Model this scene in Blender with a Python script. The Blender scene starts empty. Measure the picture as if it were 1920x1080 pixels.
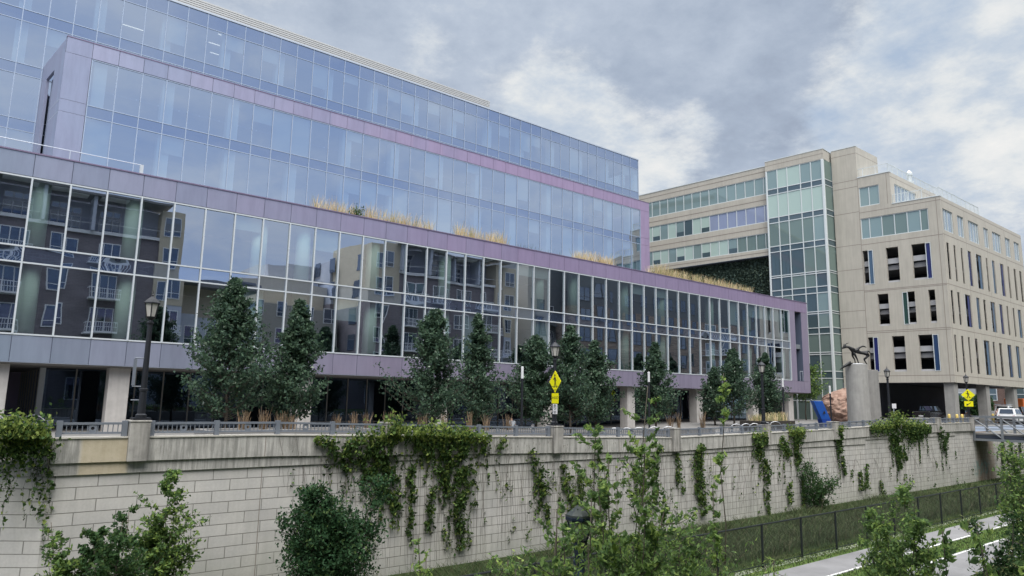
import bpy, math, random
import numpy as np
from mathutils import Vector, Matrix

sc = bpy.context.scene
COL = sc.collection
rad = math.radians
RNG = random.Random(7)

# ------------------------------------------------------------------ camera model
CF, CP, CR, CY = 1312.03, .159425, .0175437, .891042     # focal (px of 1920), pitch, roll, yaw

def cam_rows():
    xa = np.array([math.sin(CY), 0, math.cos(CY)]); ya = np.array([-math.cos(CY), 0, math.sin(CY)]); za = np.array([0, -1, 0])
    M = np.stack([xa, ya, za], 1)
    c, s = math.cos(CP), math.sin(CP)
    P = np.array([[1, 0, 0], [0, c, s], [0, -s, c]])
    cr, sr = math.cos(CR), math.sin(CR)
    Q = np.array([[cr, -sr, 0], [sr, cr, 0], [0, 0, 1]])
    return Q @ P @ M
CM = cam_rows()

def sight(px, py):
    return CM.T @ np.array([(px - 960) / CF, (py - 540) / CF, 1.0])

def onwall(px, py, y):                       # the point of the plane Y=y in that direction
    d = sight(px, py); d = d * (y / d[1]); return (d[0], d[2])

# ------------------------------------------------------------------ materials
MATS = {}

def newmat(name):
    m = bpy.data.materials.new(name); m.use_nodes = True
    m.node_tree.nodes.clear(); return m, m.node_tree.nodes, m.node_tree.links

def mat(name, col, rough=.6, metal=0., spec=.5, var=0., vscale=3., bump=0., bscale=20., col2=None, streak=0., trans=0.):
    if name in MATS: return MATS[name]
    m, N, L = newmat(name)
    out = N.new('ShaderNodeOutputMaterial'); b = N.new('ShaderNodeBsdfPrincipled')
    b.inputs['Roughness'].default_value = rough; b.inputs['Metallic'].default_value = metal
    b.inputs['Specular IOR Level'].default_value = spec
    L.new(b.outputs[0], out.inputs[0])
    c4 = (*col, 1)
    b.inputs['Base Color'].default_value = c4
    tc = N.new('ShaderNodeTexCoord')
    if var > 0 or col2 is not None:
        n = N.new('ShaderNodeTexNoise'); n.inputs['Scale'].default_value = vscale; n.inputs['Detail'].default_value = 6; n.inputs['Roughness'].default_value = .62
        r = N.new('ShaderNodeValToRGB'); r.color_ramp.elements[0].position = .3; r.color_ramp.elements[1].position = .7
        if col2 is None:
            r.color_ramp.elements[0].color = (*[c * (1 - var) for c in col], 1); r.color_ramp.elements[1].color = (*[min(1, c * (1 + var)) for c in col], 1)
        else:
            r.color_ramp.elements[0].color = c4; r.color_ramp.elements[1].color = (*col2, 1)
        src = tc.outputs['Object']
        L.new(src, n.inputs['Vector']); L.new(n.outputs['Fac'], r.inputs[0])
        last = r.outputs[0]
        if streak > 0:
            mp = N.new('ShaderNodeMapping'); mp.inputs['Scale'].default_value = (3.2, 3.2, .22); L.new(src, mp.inputs[0])
            n2 = N.new('ShaderNodeTexNoise'); n2.inputs['Scale'].default_value = 1.6; n2.inputs['Detail'].default_value = 5; L.new(mp.outputs[0], n2.inputs['Vector'])
            r2 = N.new('ShaderNodeValToRGB'); r2.color_ramp.elements[0].position = .35; r2.color_ramp.elements[1].position = .62
            r2.color_ramp.elements[0].color = (1 - streak,) * 3 + (1,); r2.color_ramp.elements[1].color = (1, 1, 1, 1)
            L.new(n2.outputs['Fac'], r2.inputs[0])
            mx = N.new('ShaderNodeMix'); mx.data_type = 'RGBA'; mx.blend_type = 'MULTIPLY'; mx.inputs[0].default_value = 1
            L.new(last, mx.inputs[6]); L.new(r2.outputs[0], mx.inputs[7]); last = mx.outputs[2]
        L.new(last, b.inputs['Base Color'])
    if bump > 0:
        n3 = N.new('ShaderNodeTexNoise'); n3.inputs['Scale'].default_value = bscale; n3.inputs['Detail'].default_value = 4
        L.new(tc.outputs['Object'], n3.inputs['Vector'])
        bp = N.new('ShaderNodeBump'); bp.inputs['Strength'].default_value = bump; bp.inputs['Distance'].default_value = .02
        L.new(n3.outputs['Fac'], bp.inputs['Height']); L.new(bp.outputs[0], b.inputs['Normal'])
    if trans > 0:
        t = N.new('ShaderNodeBsdfTranslucent'); t.inputs[0].default_value = (*[min(1, c * 1.6) for c in col], 1)
        mx = N.new('ShaderNodeMixShader'); mx.inputs[0].default_value = trans
        L.new(b.outputs[0], mx.inputs[1]); L.new(t.outputs[0], mx.inputs[2]); L.new(mx.outputs[0], out.inputs[0])
    MATS[name] = m; return m

def math_node(N, L, op, a, b=None, clamp=False):
    n = N.new('ShaderNodeMath'); n.operation = op; n.use_clamp = clamp
    for k, q in enumerate((a, b)):
        if q is None: continue
        if isinstance(q, (int, float)): n.inputs[k].default_value = q
        else: L.new(q, n.inputs[k])
    return n.outputs[0]

def ramp(N, L, src, stops):
    r = N.new('ShaderNodeValToRGB'); els = r.color_ramp.elements
    while len(els) < len(stops): els.new(.5)
    for e, (p, c) in zip(els, stops): e.position = p; e.color = (*c, 1) if len(c) == 3 else c
    L.new(src, r.inputs[0]); return r.outputs[0]

def mixc(N, L, fac, a, b, blend='MIX'):
    mx = N.new('ShaderNodeMix'); mx.data_type = 'RGBA'; mx.blend_type = blend
    if isinstance(fac, (int, float)): mx.inputs[0].default_value = fac
    else: L.new(fac, mx.inputs[0])
    for k, q in ((6, a), (7, b)):
        if isinstance(q, tuple): mx.inputs[k].default_value = (*q, 1)
        else: L.new(q, mx.inputs[k])
    return mx.outputs[2]

def band(N, L, x, a, b, soft):
    """1 between a and b, soft edges"""
    m1 = N.new('ShaderNodeMapRange'); m1.interpolation_type = 'SMOOTHSTEP'; m1.inputs[1].default_value = a - soft; m1.inputs[2].default_value = a + soft; L.new(x, m1.inputs[0])
    m2 = N.new('ShaderNodeMapRange'); m2.interpolation_type = 'SMOOTHSTEP'; m2.inputs[1].default_value = b - soft; m2.inputs[2].default_value = b + soft; L.new(x, m2.inputs[0])
    return math_node(N, L, 'SUBTRACT', m1.outputs[0], m2.outputs[0], True)

def noise(N, L, vec, scale, detail=5, rough=.6):
    n = N.new('ShaderNodeTexNoise'); n.inputs['Scale'].default_value = scale; n.inputs['Detail'].default_value = detail; n.inputs['Roughness'].default_value = rough
    L.new(vec, n.inputs['Vector']); return n.outputs['Fac']

def mapping(N, L, vec, loc=(0, 0, 0), scl=(1, 1, 1)):
    mp = N.new('ShaderNodeMapping'); mp.inputs['Location'].default_value = loc; mp.inputs['Scale'].default_value = scl; L.new(vec, mp.inputs[0]); return mp.outputs[0]

def glassmat(name, tint, refl, f0=.45, opaque=None):
    """window glass: mirror-like reflection over a see-through (or blind-backed) tint"""
    m, N, L = newmat(name)
    out = N.new('ShaderNodeOutputMaterial')
    g = N.new('ShaderNodeBsdfGlossy'); g.inputs['Roughness'].default_value = .0; g.inputs[0].default_value = (*refl, 1)
    if opaque is None:
        t = N.new('ShaderNodeBsdfTransparent'); t.inputs[0].default_value = (*tint, 1)
    else:
        t = N.new('ShaderNodeBsdfDiffuse'); t.inputs[0].default_value = (*opaque, 1)
    lw = N.new('ShaderNodeLayerWeight'); lw.inputs[0].default_value = .5
    fr = N.new('ShaderNodeMath'); fr.operation = 'POWER'; fr.inputs[1].default_value = 5.0; L.new(lw.outputs['Facing'], fr.inputs[0])     # Schlick term, same from both sides
    ma = N.new('ShaderNodeMath'); ma.operation = 'MULTIPLY_ADD'; ma.inputs[1].default_value = 1 - f0; ma.inputs[2].default_value = f0
    L.new(fr.outputs[0], ma.inputs[0])
    mx = N.new('ShaderNodeMixShader'); L.new(ma.outputs[0], mx.inputs[0]); L.new(t.outputs[0], mx.inputs[1]); L.new(g.outputs[0], mx.inputs[2])
    L.new(mx.outputs[0], out.inputs[0]); MATS[name] = m; return m

def panelmat(name, ca, cb, x0, x1, rough=.38, metal=.35):
    """coated metal panels, view-angle sheen painted as a slate blue to purple drift"""
    m, N, L = newmat(name)
    out = N.new('ShaderNodeOutputMaterial'); b = N.new('ShaderNodeBsdfPrincipled'); L.new(b.outputs[0], out.inputs[0])
    b.inputs['Roughness'].default_value = rough; b.inputs['Metallic'].default_value = metal
    tc = N.new('ShaderNodeTexCoord'); sp = N.new('ShaderNodeSeparateXYZ'); L.new(tc.outputs['Object'], sp.inputs[0])
    mr = N.new('ShaderNodeMapRange'); mr.inputs[1].default_value = x0; mr.inputs[2].default_value = x1; L.new(sp.outputs[0], mr.inputs[0])
    n = N.new('ShaderNodeTexNoise'); n.inputs['Scale'].default_value = .35; n.inputs['Detail'].default_value = 2; L.new(tc.outputs['Object'], n.inputs['Vector'])
    ad = N.new('ShaderNodeMath'); ad.operation = 'MULTIPLY_ADD'; ad.inputs[1].default_value = .3; ad.inputs[2].default_value = -.15; L.new(n.outputs['Fac'], ad.inputs[0])
    # one tone step per panel
    fl = N.new('ShaderNodeMath'); fl.operation = 'MULTIPLY_ADD'; fl.inputs[1].default_value = 1 / 1.6803; fl.inputs[2].default_value = 37.47 / 1.6803; L.new(sp.outputs[0], fl.inputs[0])
    fl2 = N.new('ShaderNodeMath'); fl2.operation = 'FLOOR'; L.new(fl.outputs[0], fl2.inputs[0])
    wn = N.new('ShaderNodeTexWhiteNoise'); wn.noise_dimensions = '1D'; L.new(fl2.outputs[0], wn.inputs['W'])
    a2 = N.new('ShaderNodeMath'); a2.operation = 'MULTIPLY_ADD'; a2.inputs[1].default_value = .14; L.new(wn.outputs['Value'], a2.inputs[0]); L.new(ad.outputs[0], a2.inputs[2])
    a3 = N.new('ShaderNodeMath'); a3.operation = 'ADD'; a3.use_clamp = True; L.new(mr.outputs[0], a3.inputs[0]); L.new(a2.outputs[0], a3.inputs[1])
    r = N.new('ShaderNodeValToRGB'); r.color_ramp.elements[0].color = (*ca, 1); r.color_ramp.elements[1].color = (*cb, 1)
    L.new(a3.outputs[0], r.inputs[0])
    dirt = ramp(N, L, noise(N, L, mapping(N, L, tc.outputs['Object'], (0, 0, 0), (1.6, 1.6, .25)), 1.5, 5, .65), [(.3, (.92, .92, .925)), (.6, (1.06, 1.06, 1.06))])
    L.new(mixc(N, L, 1., r.outputs[0], dirt, 'MULTIPLY'), b.inputs['Base Color'])
    rg = N.new('ShaderNodeMath'); rg.operation = 'MULTIPLY_ADD'; rg.inputs[1].default_value = .18; rg.inputs[2].default_value = rough - .08; L.new(wn.outputs['Value'], rg.inputs[0]); L.new(rg.outputs[0], b.inputs['Roughness'])
    bn = N.new('ShaderNodeBump'); bn.inputs['Strength'].default_value = .12; bn.inputs['Distance'].default_value = .05; L.new(noise(N, L, tc.outputs['Object'], .9, 2), bn.inputs['Height']); L.new(bn.outputs[0], b.inputs['Normal'])
    MATS[name] = m; return m

def wallmat():
    m, N, L = newmat('block_wall')
    out = N.new('ShaderNodeOutputMaterial'); b = N.new('ShaderNodeBsdfPrincipled'); L.new(b.outputs[0], out.inputs[0]); b.inputs['Roughness'].default_value = .85
    b.inputs['Specular IOR Level'].default_value = .25
    tc = N.new('ShaderNodeTexCoord'); sp = N.new('ShaderNodeSeparateXYZ'); L.new(tc.outputs['Object'], sp.inputs[0])
    cb = N.new('ShaderNodeCombineXYZ'); L.new(sp.outputs[0], cb.inputs[0]); L.new(sp.outputs[2], cb.inputs[1])
    v = mapping(N, L, cb.outputs[0], (.38, -4.57, 0))      # object origin sits at the wall foot
    br = N.new('ShaderNodeTexBrick'); br.inputs['Scale'].default_value = 1; br.inputs['Brick Width'].default_value = 1.125; br.inputs['Row Height'].default_value = .366
    br.inputs['Mortar Size'].default_value = .014; br.inputs['Mortar Smooth'].default_value = .2
    br.inputs['Color1'].default_value = (.57, .555, .54, 1); br.inputs['Color2'].default_value = (.52, .505, .49, 1); br.inputs['Mortar'].default_value = (.23, .225, .21, 1)
    L.new(v, br.inputs[0])
    o = tc.outputs['Object']
    c = mixc(N, L, 1., br.outputs[0], ramp(N, L, noise(N, L, o, .7, 6), [(.3, (.86, .86, .86)), (.7, (1.04, 1.03, 1.0))]), 'MULTIPLY')
    c = mixc(N, L, 1., c, ramp(N, L, noise(N, L, o, 14, 3), [(.3, (.93, .93, .93)), (.7, (1.03, 1.03, 1.03))]), 'MULTIPLY')
    c = mixc(N, L, math_node(N, L, 'MULTIPLY', ramp(N, L, noise(N, L, o, .33, 5, .7), [(.50, (0, 0, 0)), (.68, (1, 1, 1))]), .38), c, (.36, .365, .33))
    # weathering runs, stronger far along the wall
    st = ramp(N, L, noise(N, L, mapping(N, L, o, (0, 0, 0), (2.6, 1, .16)), 2.0, 6, .7), [(.40, (0, 0, 0)), (.66, (1, 1, 1))])
    far = N.new('ShaderNodeMapRange'); far.inputs[1].default_value = 8; far.inputs[2].default_value = 42; far.inputs[3].default_value = .12; far.inputs[4].default_value = .5; L.new(sp.outputs[0], far.inputs[0])
    c = mixc(N, L, math_node(N, L, 'MULTIPLY', st, far.outputs[0]), c, (.20, .20, .18))
    # damp green-grey foot
    ft = N.new('ShaderNodeMapRange'); ft.inputs[1].default_value = 2.0; ft.inputs[2].default_value = -.2; L.new(sp.outputs[2], ft.inputs[0])
    c = mixc(N, L, math_node(N, L, 'MULTIPLY', math_node(N, L, 'MULTIPLY', ft.outputs[0], noise(N, L, o, 1.1, 4)), .8), c, (.27, .29, .22))
    # rust under the bridge seat and a faded teal scrawl
    ru = math_node(N, L, 'MULTIPLY', band(N, L, sp.outputs[0], 77.4, 82.0, .5), .85)
    c = mixc(N, L, math_node(N, L, 'MULTIPLY', ru, ramp(N, L, noise(N, L, mapping(N, L, o, (0, 0, 0), (1.4, 1, .2)), 1.3, 4), [(.25, (.4, .4, .4)), (.6, (1, 1, 1))])), c, (.17, .115, .07))
    te = math_node(N, L, 'MULTIPLY', band(N, L, sp.outputs[0], 76.5, 80.5, .6), band(N, L, sp.outputs[2], .8, 2.1, .3))
    c = mixc(N, L, math_node(N, L, 'MULTIPLY', te, ramp(N, L, noise(N, L, o, 1.9, 2), [(.45, (0, 0, 0)), (.55, (.6, .6, .6))])), c, (.14, .27, .25))
    L.new(c, b.inputs['Base Color'])
    bp = N.new('ShaderNodeBump'); bp.inputs['Strength'].default_value = .6; bp.inputs['Distance'].default_value = .03; bp.invert = True
    L.new(br.outputs['Fac'], bp.inputs['Height']); L.new(bp.outputs[0], b.inputs['Normal'])
    MATS['block_wall'] = m; return m

def copingmat():
    m, N, L = newmat('weathered_coping')
    out = N.new('ShaderNodeOutputMaterial'); b = N.new('ShaderNodeBsdfPrincipled'); L.new(b.outputs[0], out.inputs[0]); b.inputs['Roughness'].default_value = .9
    b.inputs['Specular IOR Level'].default_value = .2
    tc = N.new('ShaderNodeTexCoord'); o = tc.outputs['Object']; sp = N.new('ShaderNodeSeparateXYZ'); L.new(o, sp.inputs[0])
    c = ramp(N, L, noise(N, L, o, 1.6, 6), [(.3, (.38, .37, .345)), (.7, (.52, .505, .475))])
    st = ramp(N, L, noise(N, L, mapping(N, L, o, (3, 0, 0), (4.2, 1, .35)), 1.8, 6, .72), [(.40, (1, 1, 1)), (.60, (0, 0, 0))])
    c = mixc(N, L, math_node(N, L, 'MULTIPLY', st, .62), c, (.13, .13, .12))
    wt = ramp(N, L, noise(N, L, mapping(N, L, o, (9, 0, 0), (5.5, 1, .3)), 1.5, 5, .7), [(.60, (0, 0, 0)), (.72, (1, 1, 1))])
    c = mixc(N, L, math_node(N, L, 'MULTIPLY', wt, .6), c, (.58, .57, .54))
    pt = band(N, L, sp.outputs[0], 3.55, 4.86, .07)
    c = mixc(N, L, math_node(N, L, 'MULTIPLY', pt, .85), c, ramp(N, L, noise(N, L, o, 3, 4), [(.3, (.42, .36, .25)), (.7, (.52, .45, .33))]))
    L.new(c, b.inputs['Base Color'])
    bp = N.new('ShaderNodeBump'); bp.inputs['Strength'].default_value = .35; bp.inputs['Distance'].default_value = .02
    L.new(noise(N, L, o, 22, 4), bp.inputs['Height']); L.new(bp.outputs[0], b.inputs['Normal'])
    MATS['coping'] = m; return m

def brickmat(name, c1, c2, mortar, scale=1.):
    m, N, L = newmat(name)
    out = N.new('ShaderNodeOutputMaterial'); b = N.new('ShaderNodeBsdfPrincipled'); L.new(b.outputs[0], out.inputs[0]); b.inputs['Roughness'].default_value = .9
    tc = N.new('ShaderNodeTexCoord'); sp = N.new('ShaderNodeSeparateXYZ'); L.new(tc.outputs['Object'], sp.inputs[0])
    ad = math_node(N, L, 'ADD', sp.outputs[0], sp.outputs[1])
    cb = N.new('ShaderNodeCombineXYZ'); L.new(ad, cb.inputs[0]); L.new(sp.outputs[2], cb.inputs[1])
    br = N.new('ShaderNodeTexBrick'); br.inputs['Scale'].default_value = scale; br.inputs['Brick Width'].default_value = .5; br.inputs['Row Height'].default_value = .17; br.inputs['Mortar Size'].default_value = .012
    br.inputs['Color1'].default_value = (*c1, 1); br.inputs['Color2'].default_value = (*c2, 1); br.inputs['Mortar'].default_value = (*mortar, 1); L.new(cb.outputs[0], br.inputs[0])
    c = mixc(N, L, 1., br.outputs[0], ramp(N, L, noise(N, L, tc.outputs['Object'], .5, 5), [(.3, (.8, .8, .8)), (.7, (1.1, 1.1, 1.1))]), 'MULTIPLY')
    L.new(c, b.inputs['Base Color']); MATS[name] = m; return m

def grassmat(name, a, b_, c_, s=.8):
    m, N, L = newmat(name)
    out = N.new('ShaderNodeOutputMaterial'); b = N.new('ShaderNodeBsdfPrincipled'); L.new(b.outputs[0], out.inputs[0]); b.inputs['Roughness'].default_value = .9; b.inputs['Specular IOR Level'].default_value = .1
    tc = N.new('ShaderNodeTexCoord'); o = tc.outputs['Object']
    c = ramp(N, L, noise(N, L, o, s, 7, .7), [(.3, a), (.52, b_), (.7, c_)])
    c = mixc(N, L, 1., c, ramp(N, L, noise(N, L, o, 25, 3), [(.3, (.6, .6, .6)), (.7, (1.3, 1.3, 1.3))]), 'MULTIPLY')
    L.new(c, b.inputs['Base Color'])
    bp = N.new('ShaderNodeBump'); bp.inputs['Strength'].default_value = .8; bp.inputs['Distance'].default_value = .06
    L.new(noise(N, L, o, 30, 3), bp.inputs['Height']); L.new(bp.outputs[0], b.inputs['Normal'])
    MATS[name] = m; return m

def meshmat():
    """chain-link wire: a diagonal net of thin dark wires, open between them"""
    m, N, L = newmat('chain_link')
    out = N.new('ShaderNodeOutputMaterial'); b = N.new('ShaderNodeBsdfPrincipled'); b.inputs['Base Color'].default_value = (.02, .022, .022, 1); b.inputs['Roughness'].default_value = .5
    t = N.new('ShaderNodeBsdfTransparent'); tc = N.new('ShaderNodeTexCoord'); sp = N.new('ShaderNodeSeparateXYZ'); L.new(tc.outputs['Object'], sp.inputs[0])
    k = 1 / .075
    w = None
    for sgn in ('ADD', 'SUBTRACT'):
        s = math_node(N, L, sgn, sp.outputs[0], sp.outputs[2])
        f = math_node(N, L, 'FRACT', math_node(N, L, 'MULTIPLY', s, k))
        f = math_node(N, L, 'LESS_THAN', f, .15)
        w = f if w is None else math_node(N, L, 'MAXIMUM', w, f)
    mx = N.new('ShaderNodeMixShader'); L.new(w, mx.inputs[0]); L.new(t.outputs[0], mx.inputs[1]); L.new(b.outputs[0], mx.inputs[2]); L.new(mx.outputs[0], out.inputs[0])
    MATS['chain_link'] = m; return m

M_BLOCK = wallmat(); M_COPE = copingmat(); M_LINK = meshmat()
M_PANEL = panelmat('lavender_panel', (.26, .31, .40), (.305, .245, .375), -42, -2)
M_PANELU = panelmat('lavender_panel_upper', (.285, .315, .43), (.345, .265, .395), -30, 6)
M_PANELD = panelmat('lavender_panel_low', (.235, .285, .365), (.285, .255, .35), -38, -16)
M_SLOT = mat('slot_lining', (.09, .11, .16), .5); M_SLOTL = mat('slot_lining_light', (.20, .235, .33), .5)
M_WHITE = mat('white_aluminium', (.54, .58, .61), .4, .1)
M_SILV = mat('silver_aluminium', (.5, .55, .62), .35, .3)
M_MULU = mat('upper_mullion', (.34, .41, .53), .4, .2)
M_GLASS = glassmat('vision_glass', (.68, .79, .77), (.86, .95, 1.08), .47)
M_GLASSU = glassmat('upper_vision_glass', (.60, .70, .74), (.84, .95, 1.09), .55)
M_SPAN = glassmat('spandrel_glass', (0, 0, 0), (.72, .84, 1.04), .50, opaque=(.02, .03, .055))
M_GROUNDGLASS = glassmat('dark_lobby_glass', (.32, .41, .47), (.5, .65, .9), .15)
M_CONC = mat('column_concrete', (.45, .43, .41), .8, var=.1, vscale=2, bump=.15, streak=.1)
M_CONCD = mat('pier_concrete', (.36, .345, .32), .88, var=.18, vscale=2.5, bump=.3, streak=.55)
M_PED = mat('pedestal_concrete', (.30, .295, .28), .85, var=.12, vscale=1.5, bump=.25, streak=.12)
M_DARK = mat('dark_interior', (.045, .052, .065), .9)
M_INT = mat('office_interior', (.06, .075, .095), .9, var=.35, vscale=.5)
M_CEIL = mat('ceiling', (.16, .18, .2), .9)
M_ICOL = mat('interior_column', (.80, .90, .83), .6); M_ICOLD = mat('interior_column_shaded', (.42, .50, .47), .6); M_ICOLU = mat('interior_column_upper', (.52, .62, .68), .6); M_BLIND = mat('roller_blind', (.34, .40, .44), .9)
M_SOFF = mat('soffit', (.30, .29, .28), .8)
M_ROOF = mat('roof_membrane', (.3, .3, .3), .9)
M_LOUV = mat('louver_metal', (.5, .5, .49), .5, .2)
M_BLACK = mat('black_metal', (.018, .020, .026), .45, .3)
M_RAIL = mat('painted_rail', (.17, .19, .225), .5, .2, var=.08)
M_FENCE = mat('fence_post', (.012, .016, .018), .5, .2)
M_YEL = mat('sign_yellow', (.86, .80, .0), .5)
M_SWHITE = mat('sign_white', (.8, .78, .8), .5)
M_SBLK = mat('sign_black', (.012, .012, .012), .6)
M_BOLL = mat('bollard_yellow', (.62, .47, .14), .6)
M_LAMPG = mat('lamp_glass', (.62, .60, .57), .35, trans=.35)
M_TUBE = mat('light_tube', (.62, .63, .64), .4)
M_STEEL = mat('polished_steel', (.42, .43, .45), .3, .9)
M_STEELD = mat('dull_steel', (.10, .10, .11), .4, .6)
M_BEIGE = mat('precast_beige', (.435, .41, .357), .85, var=.06, vscale=.6, bump=.1, streak=.1)
M_BEIGE2 = mat('precast_band', (.46, .40, .34), .85, var=.06, vscale=.6, streak=.12)
M_JOINT = mat('precast_joint', (.24, .21, .185), .9)
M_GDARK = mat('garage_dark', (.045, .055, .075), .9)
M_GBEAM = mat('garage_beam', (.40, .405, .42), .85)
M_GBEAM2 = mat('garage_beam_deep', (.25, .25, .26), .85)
M_FRAME = mat('window_frame', (.62, .66, .66), .4, .2)
M_BGLASS = [glassmat('pane_mint', (0, 0, 0), (.7, .9, .85), .10, opaque=(.39, .495, .455)),
            glassmat('pane_grey', (0, 0, 0), (.65, .82, .82), .16, opaque=(.20, .27, .27)),
            glassmat('pane_dark', (0, 0, 0), (.6, .7, .78), .14, opaque=(.06, .09, .10)),
            glassmat('pane_lavender', (0, 0, 0), (.8, .85, 1.), .12, opaque=(.25, .29, .41)),
            glassmat('pane_green_dark', (0, 0, 0), (.62, .82, .78), .14, opaque=(.14, .185, .17)),
            glassmat('pane_sky', (0, 0, 0), (.95, 1, 1), .5, opaque=(.2, .25, .3))]
M_FINB = mat('fin_blue', (.010, .017, .11), .3); M_FINL = mat('fin_light', (.06, .11, .18), .3); M_FINN = mat('fin_navy', (.012, .04, .11), .3); M_FING = mat('fin_green', (.01, .045, .035), .3)
M_GREENW = mat('living_wall', (.012, .028, .02), .9, col2=(.05, .075, .045), vscale=6., bump=1., bscale=18)
M_ASPH = mat('asphalt', (.06, .06, .062), .9, var=.15, vscale=4, bump=.3, bscale=60)
M_PATH = mat('path_asphalt', (.20, .198, .203), .9, var=.22, vscale=.55, bump=.2, bscale=70)
M_PAVE = mat('pavement', (.19, .185, .18), .9, var=.12, vscale=1.2)
M_PAINT = mat('road_paint', (.75, .75, .74), .7, var=.12, vscale=9)
M_GRASS = grassmat('mown_grass', (.055, .10, .026), (.09, .15, .036), (.14, .185, .06))
M_BANK = grassmat('bank_cover', (.025, .045, .018), (.045, .07, .022), (.08, .09, .04))
M_ROCK = mat('gravel_edge', (.06, .10, .03), .95, col2=(.33, .34, .28), vscale=.8, bump=.5)
M_BARK = mat('bark', (.09, .075, .06), .95, var=.25, vscale=14, bump=.6)
M_STEM = mat('woody_stem', (.10, .085, .065), .9)
M_DEADSTEM = mat('vine_stem', (.25, .235, .215), .95)
def leafmat(n, c, t=.25, rough=.65, spec=.14): return mat(n, c, rough, 0, spec, trans=t)
L_OAK = [leafmat('oak_leaf_dark', (.032, .062, .042), .22, .6, .18), leafmat('oak_leaf', (.062, .108, .064), .25, .58, .2), leafmat('oak_leaf_glint', (.20, .25, .19), .15, .4, .6)]  # last entry: light glints painted as a pale leaf colour
L_DARK = [leafmat('shrub_leaf_dark', (.03, .066, .026), .2), leafmat('shrub_leaf', (.052, .105, .036), .25), leafmat('shrub_leaf_light', (.085, .135, .045), .3)]
L_MID = [leafmat('elm_leaf_dark', (.055, .10, .036), .25), leafmat('elm_leaf', (.125, .205, .06), .3), leafmat('elm_leaf_light', (.24, .33, .085), .35)]
L_BRIGHT = [leafmat('sapling_leaf_dark', (.095, .16, .06), .3), leafmat('sapling_leaf', (.19, .29, .09), .35), leafmat('sapling_leaf_light', (.32, .42, .12), .4)]
L_VINE = [leafmat('vine_leaf_dark', (.045, .085, .03), .15), leafmat('vine_leaf', (.10, .165, .048), .2), leafmat('vine_leaf_light', (.22, .28, .075), .25)]
L_TAN = [mat('grass_tan', (.52, .40, .22), .9), mat('grass_tan_pale', (.62, .52, .34), .9), mat('grass_olive', (.20, .22, .09), .9)]
L_RUST = [mat('grass_rust', (.16, .105, .06), .9), mat('grass_rust_pale', (.23, .165, .105), .9), mat('grass_brown', (.09, .07, .045), .9)]
L_WEED = [mat('weed_green', (.04, .068, .024), .9), mat('weed_olive', (.062, .08, .032), .9), mat('weed_brown', (.105, .095, .055), .9), mat('weed_bright', (.085, .125, .036), .9)]

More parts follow.
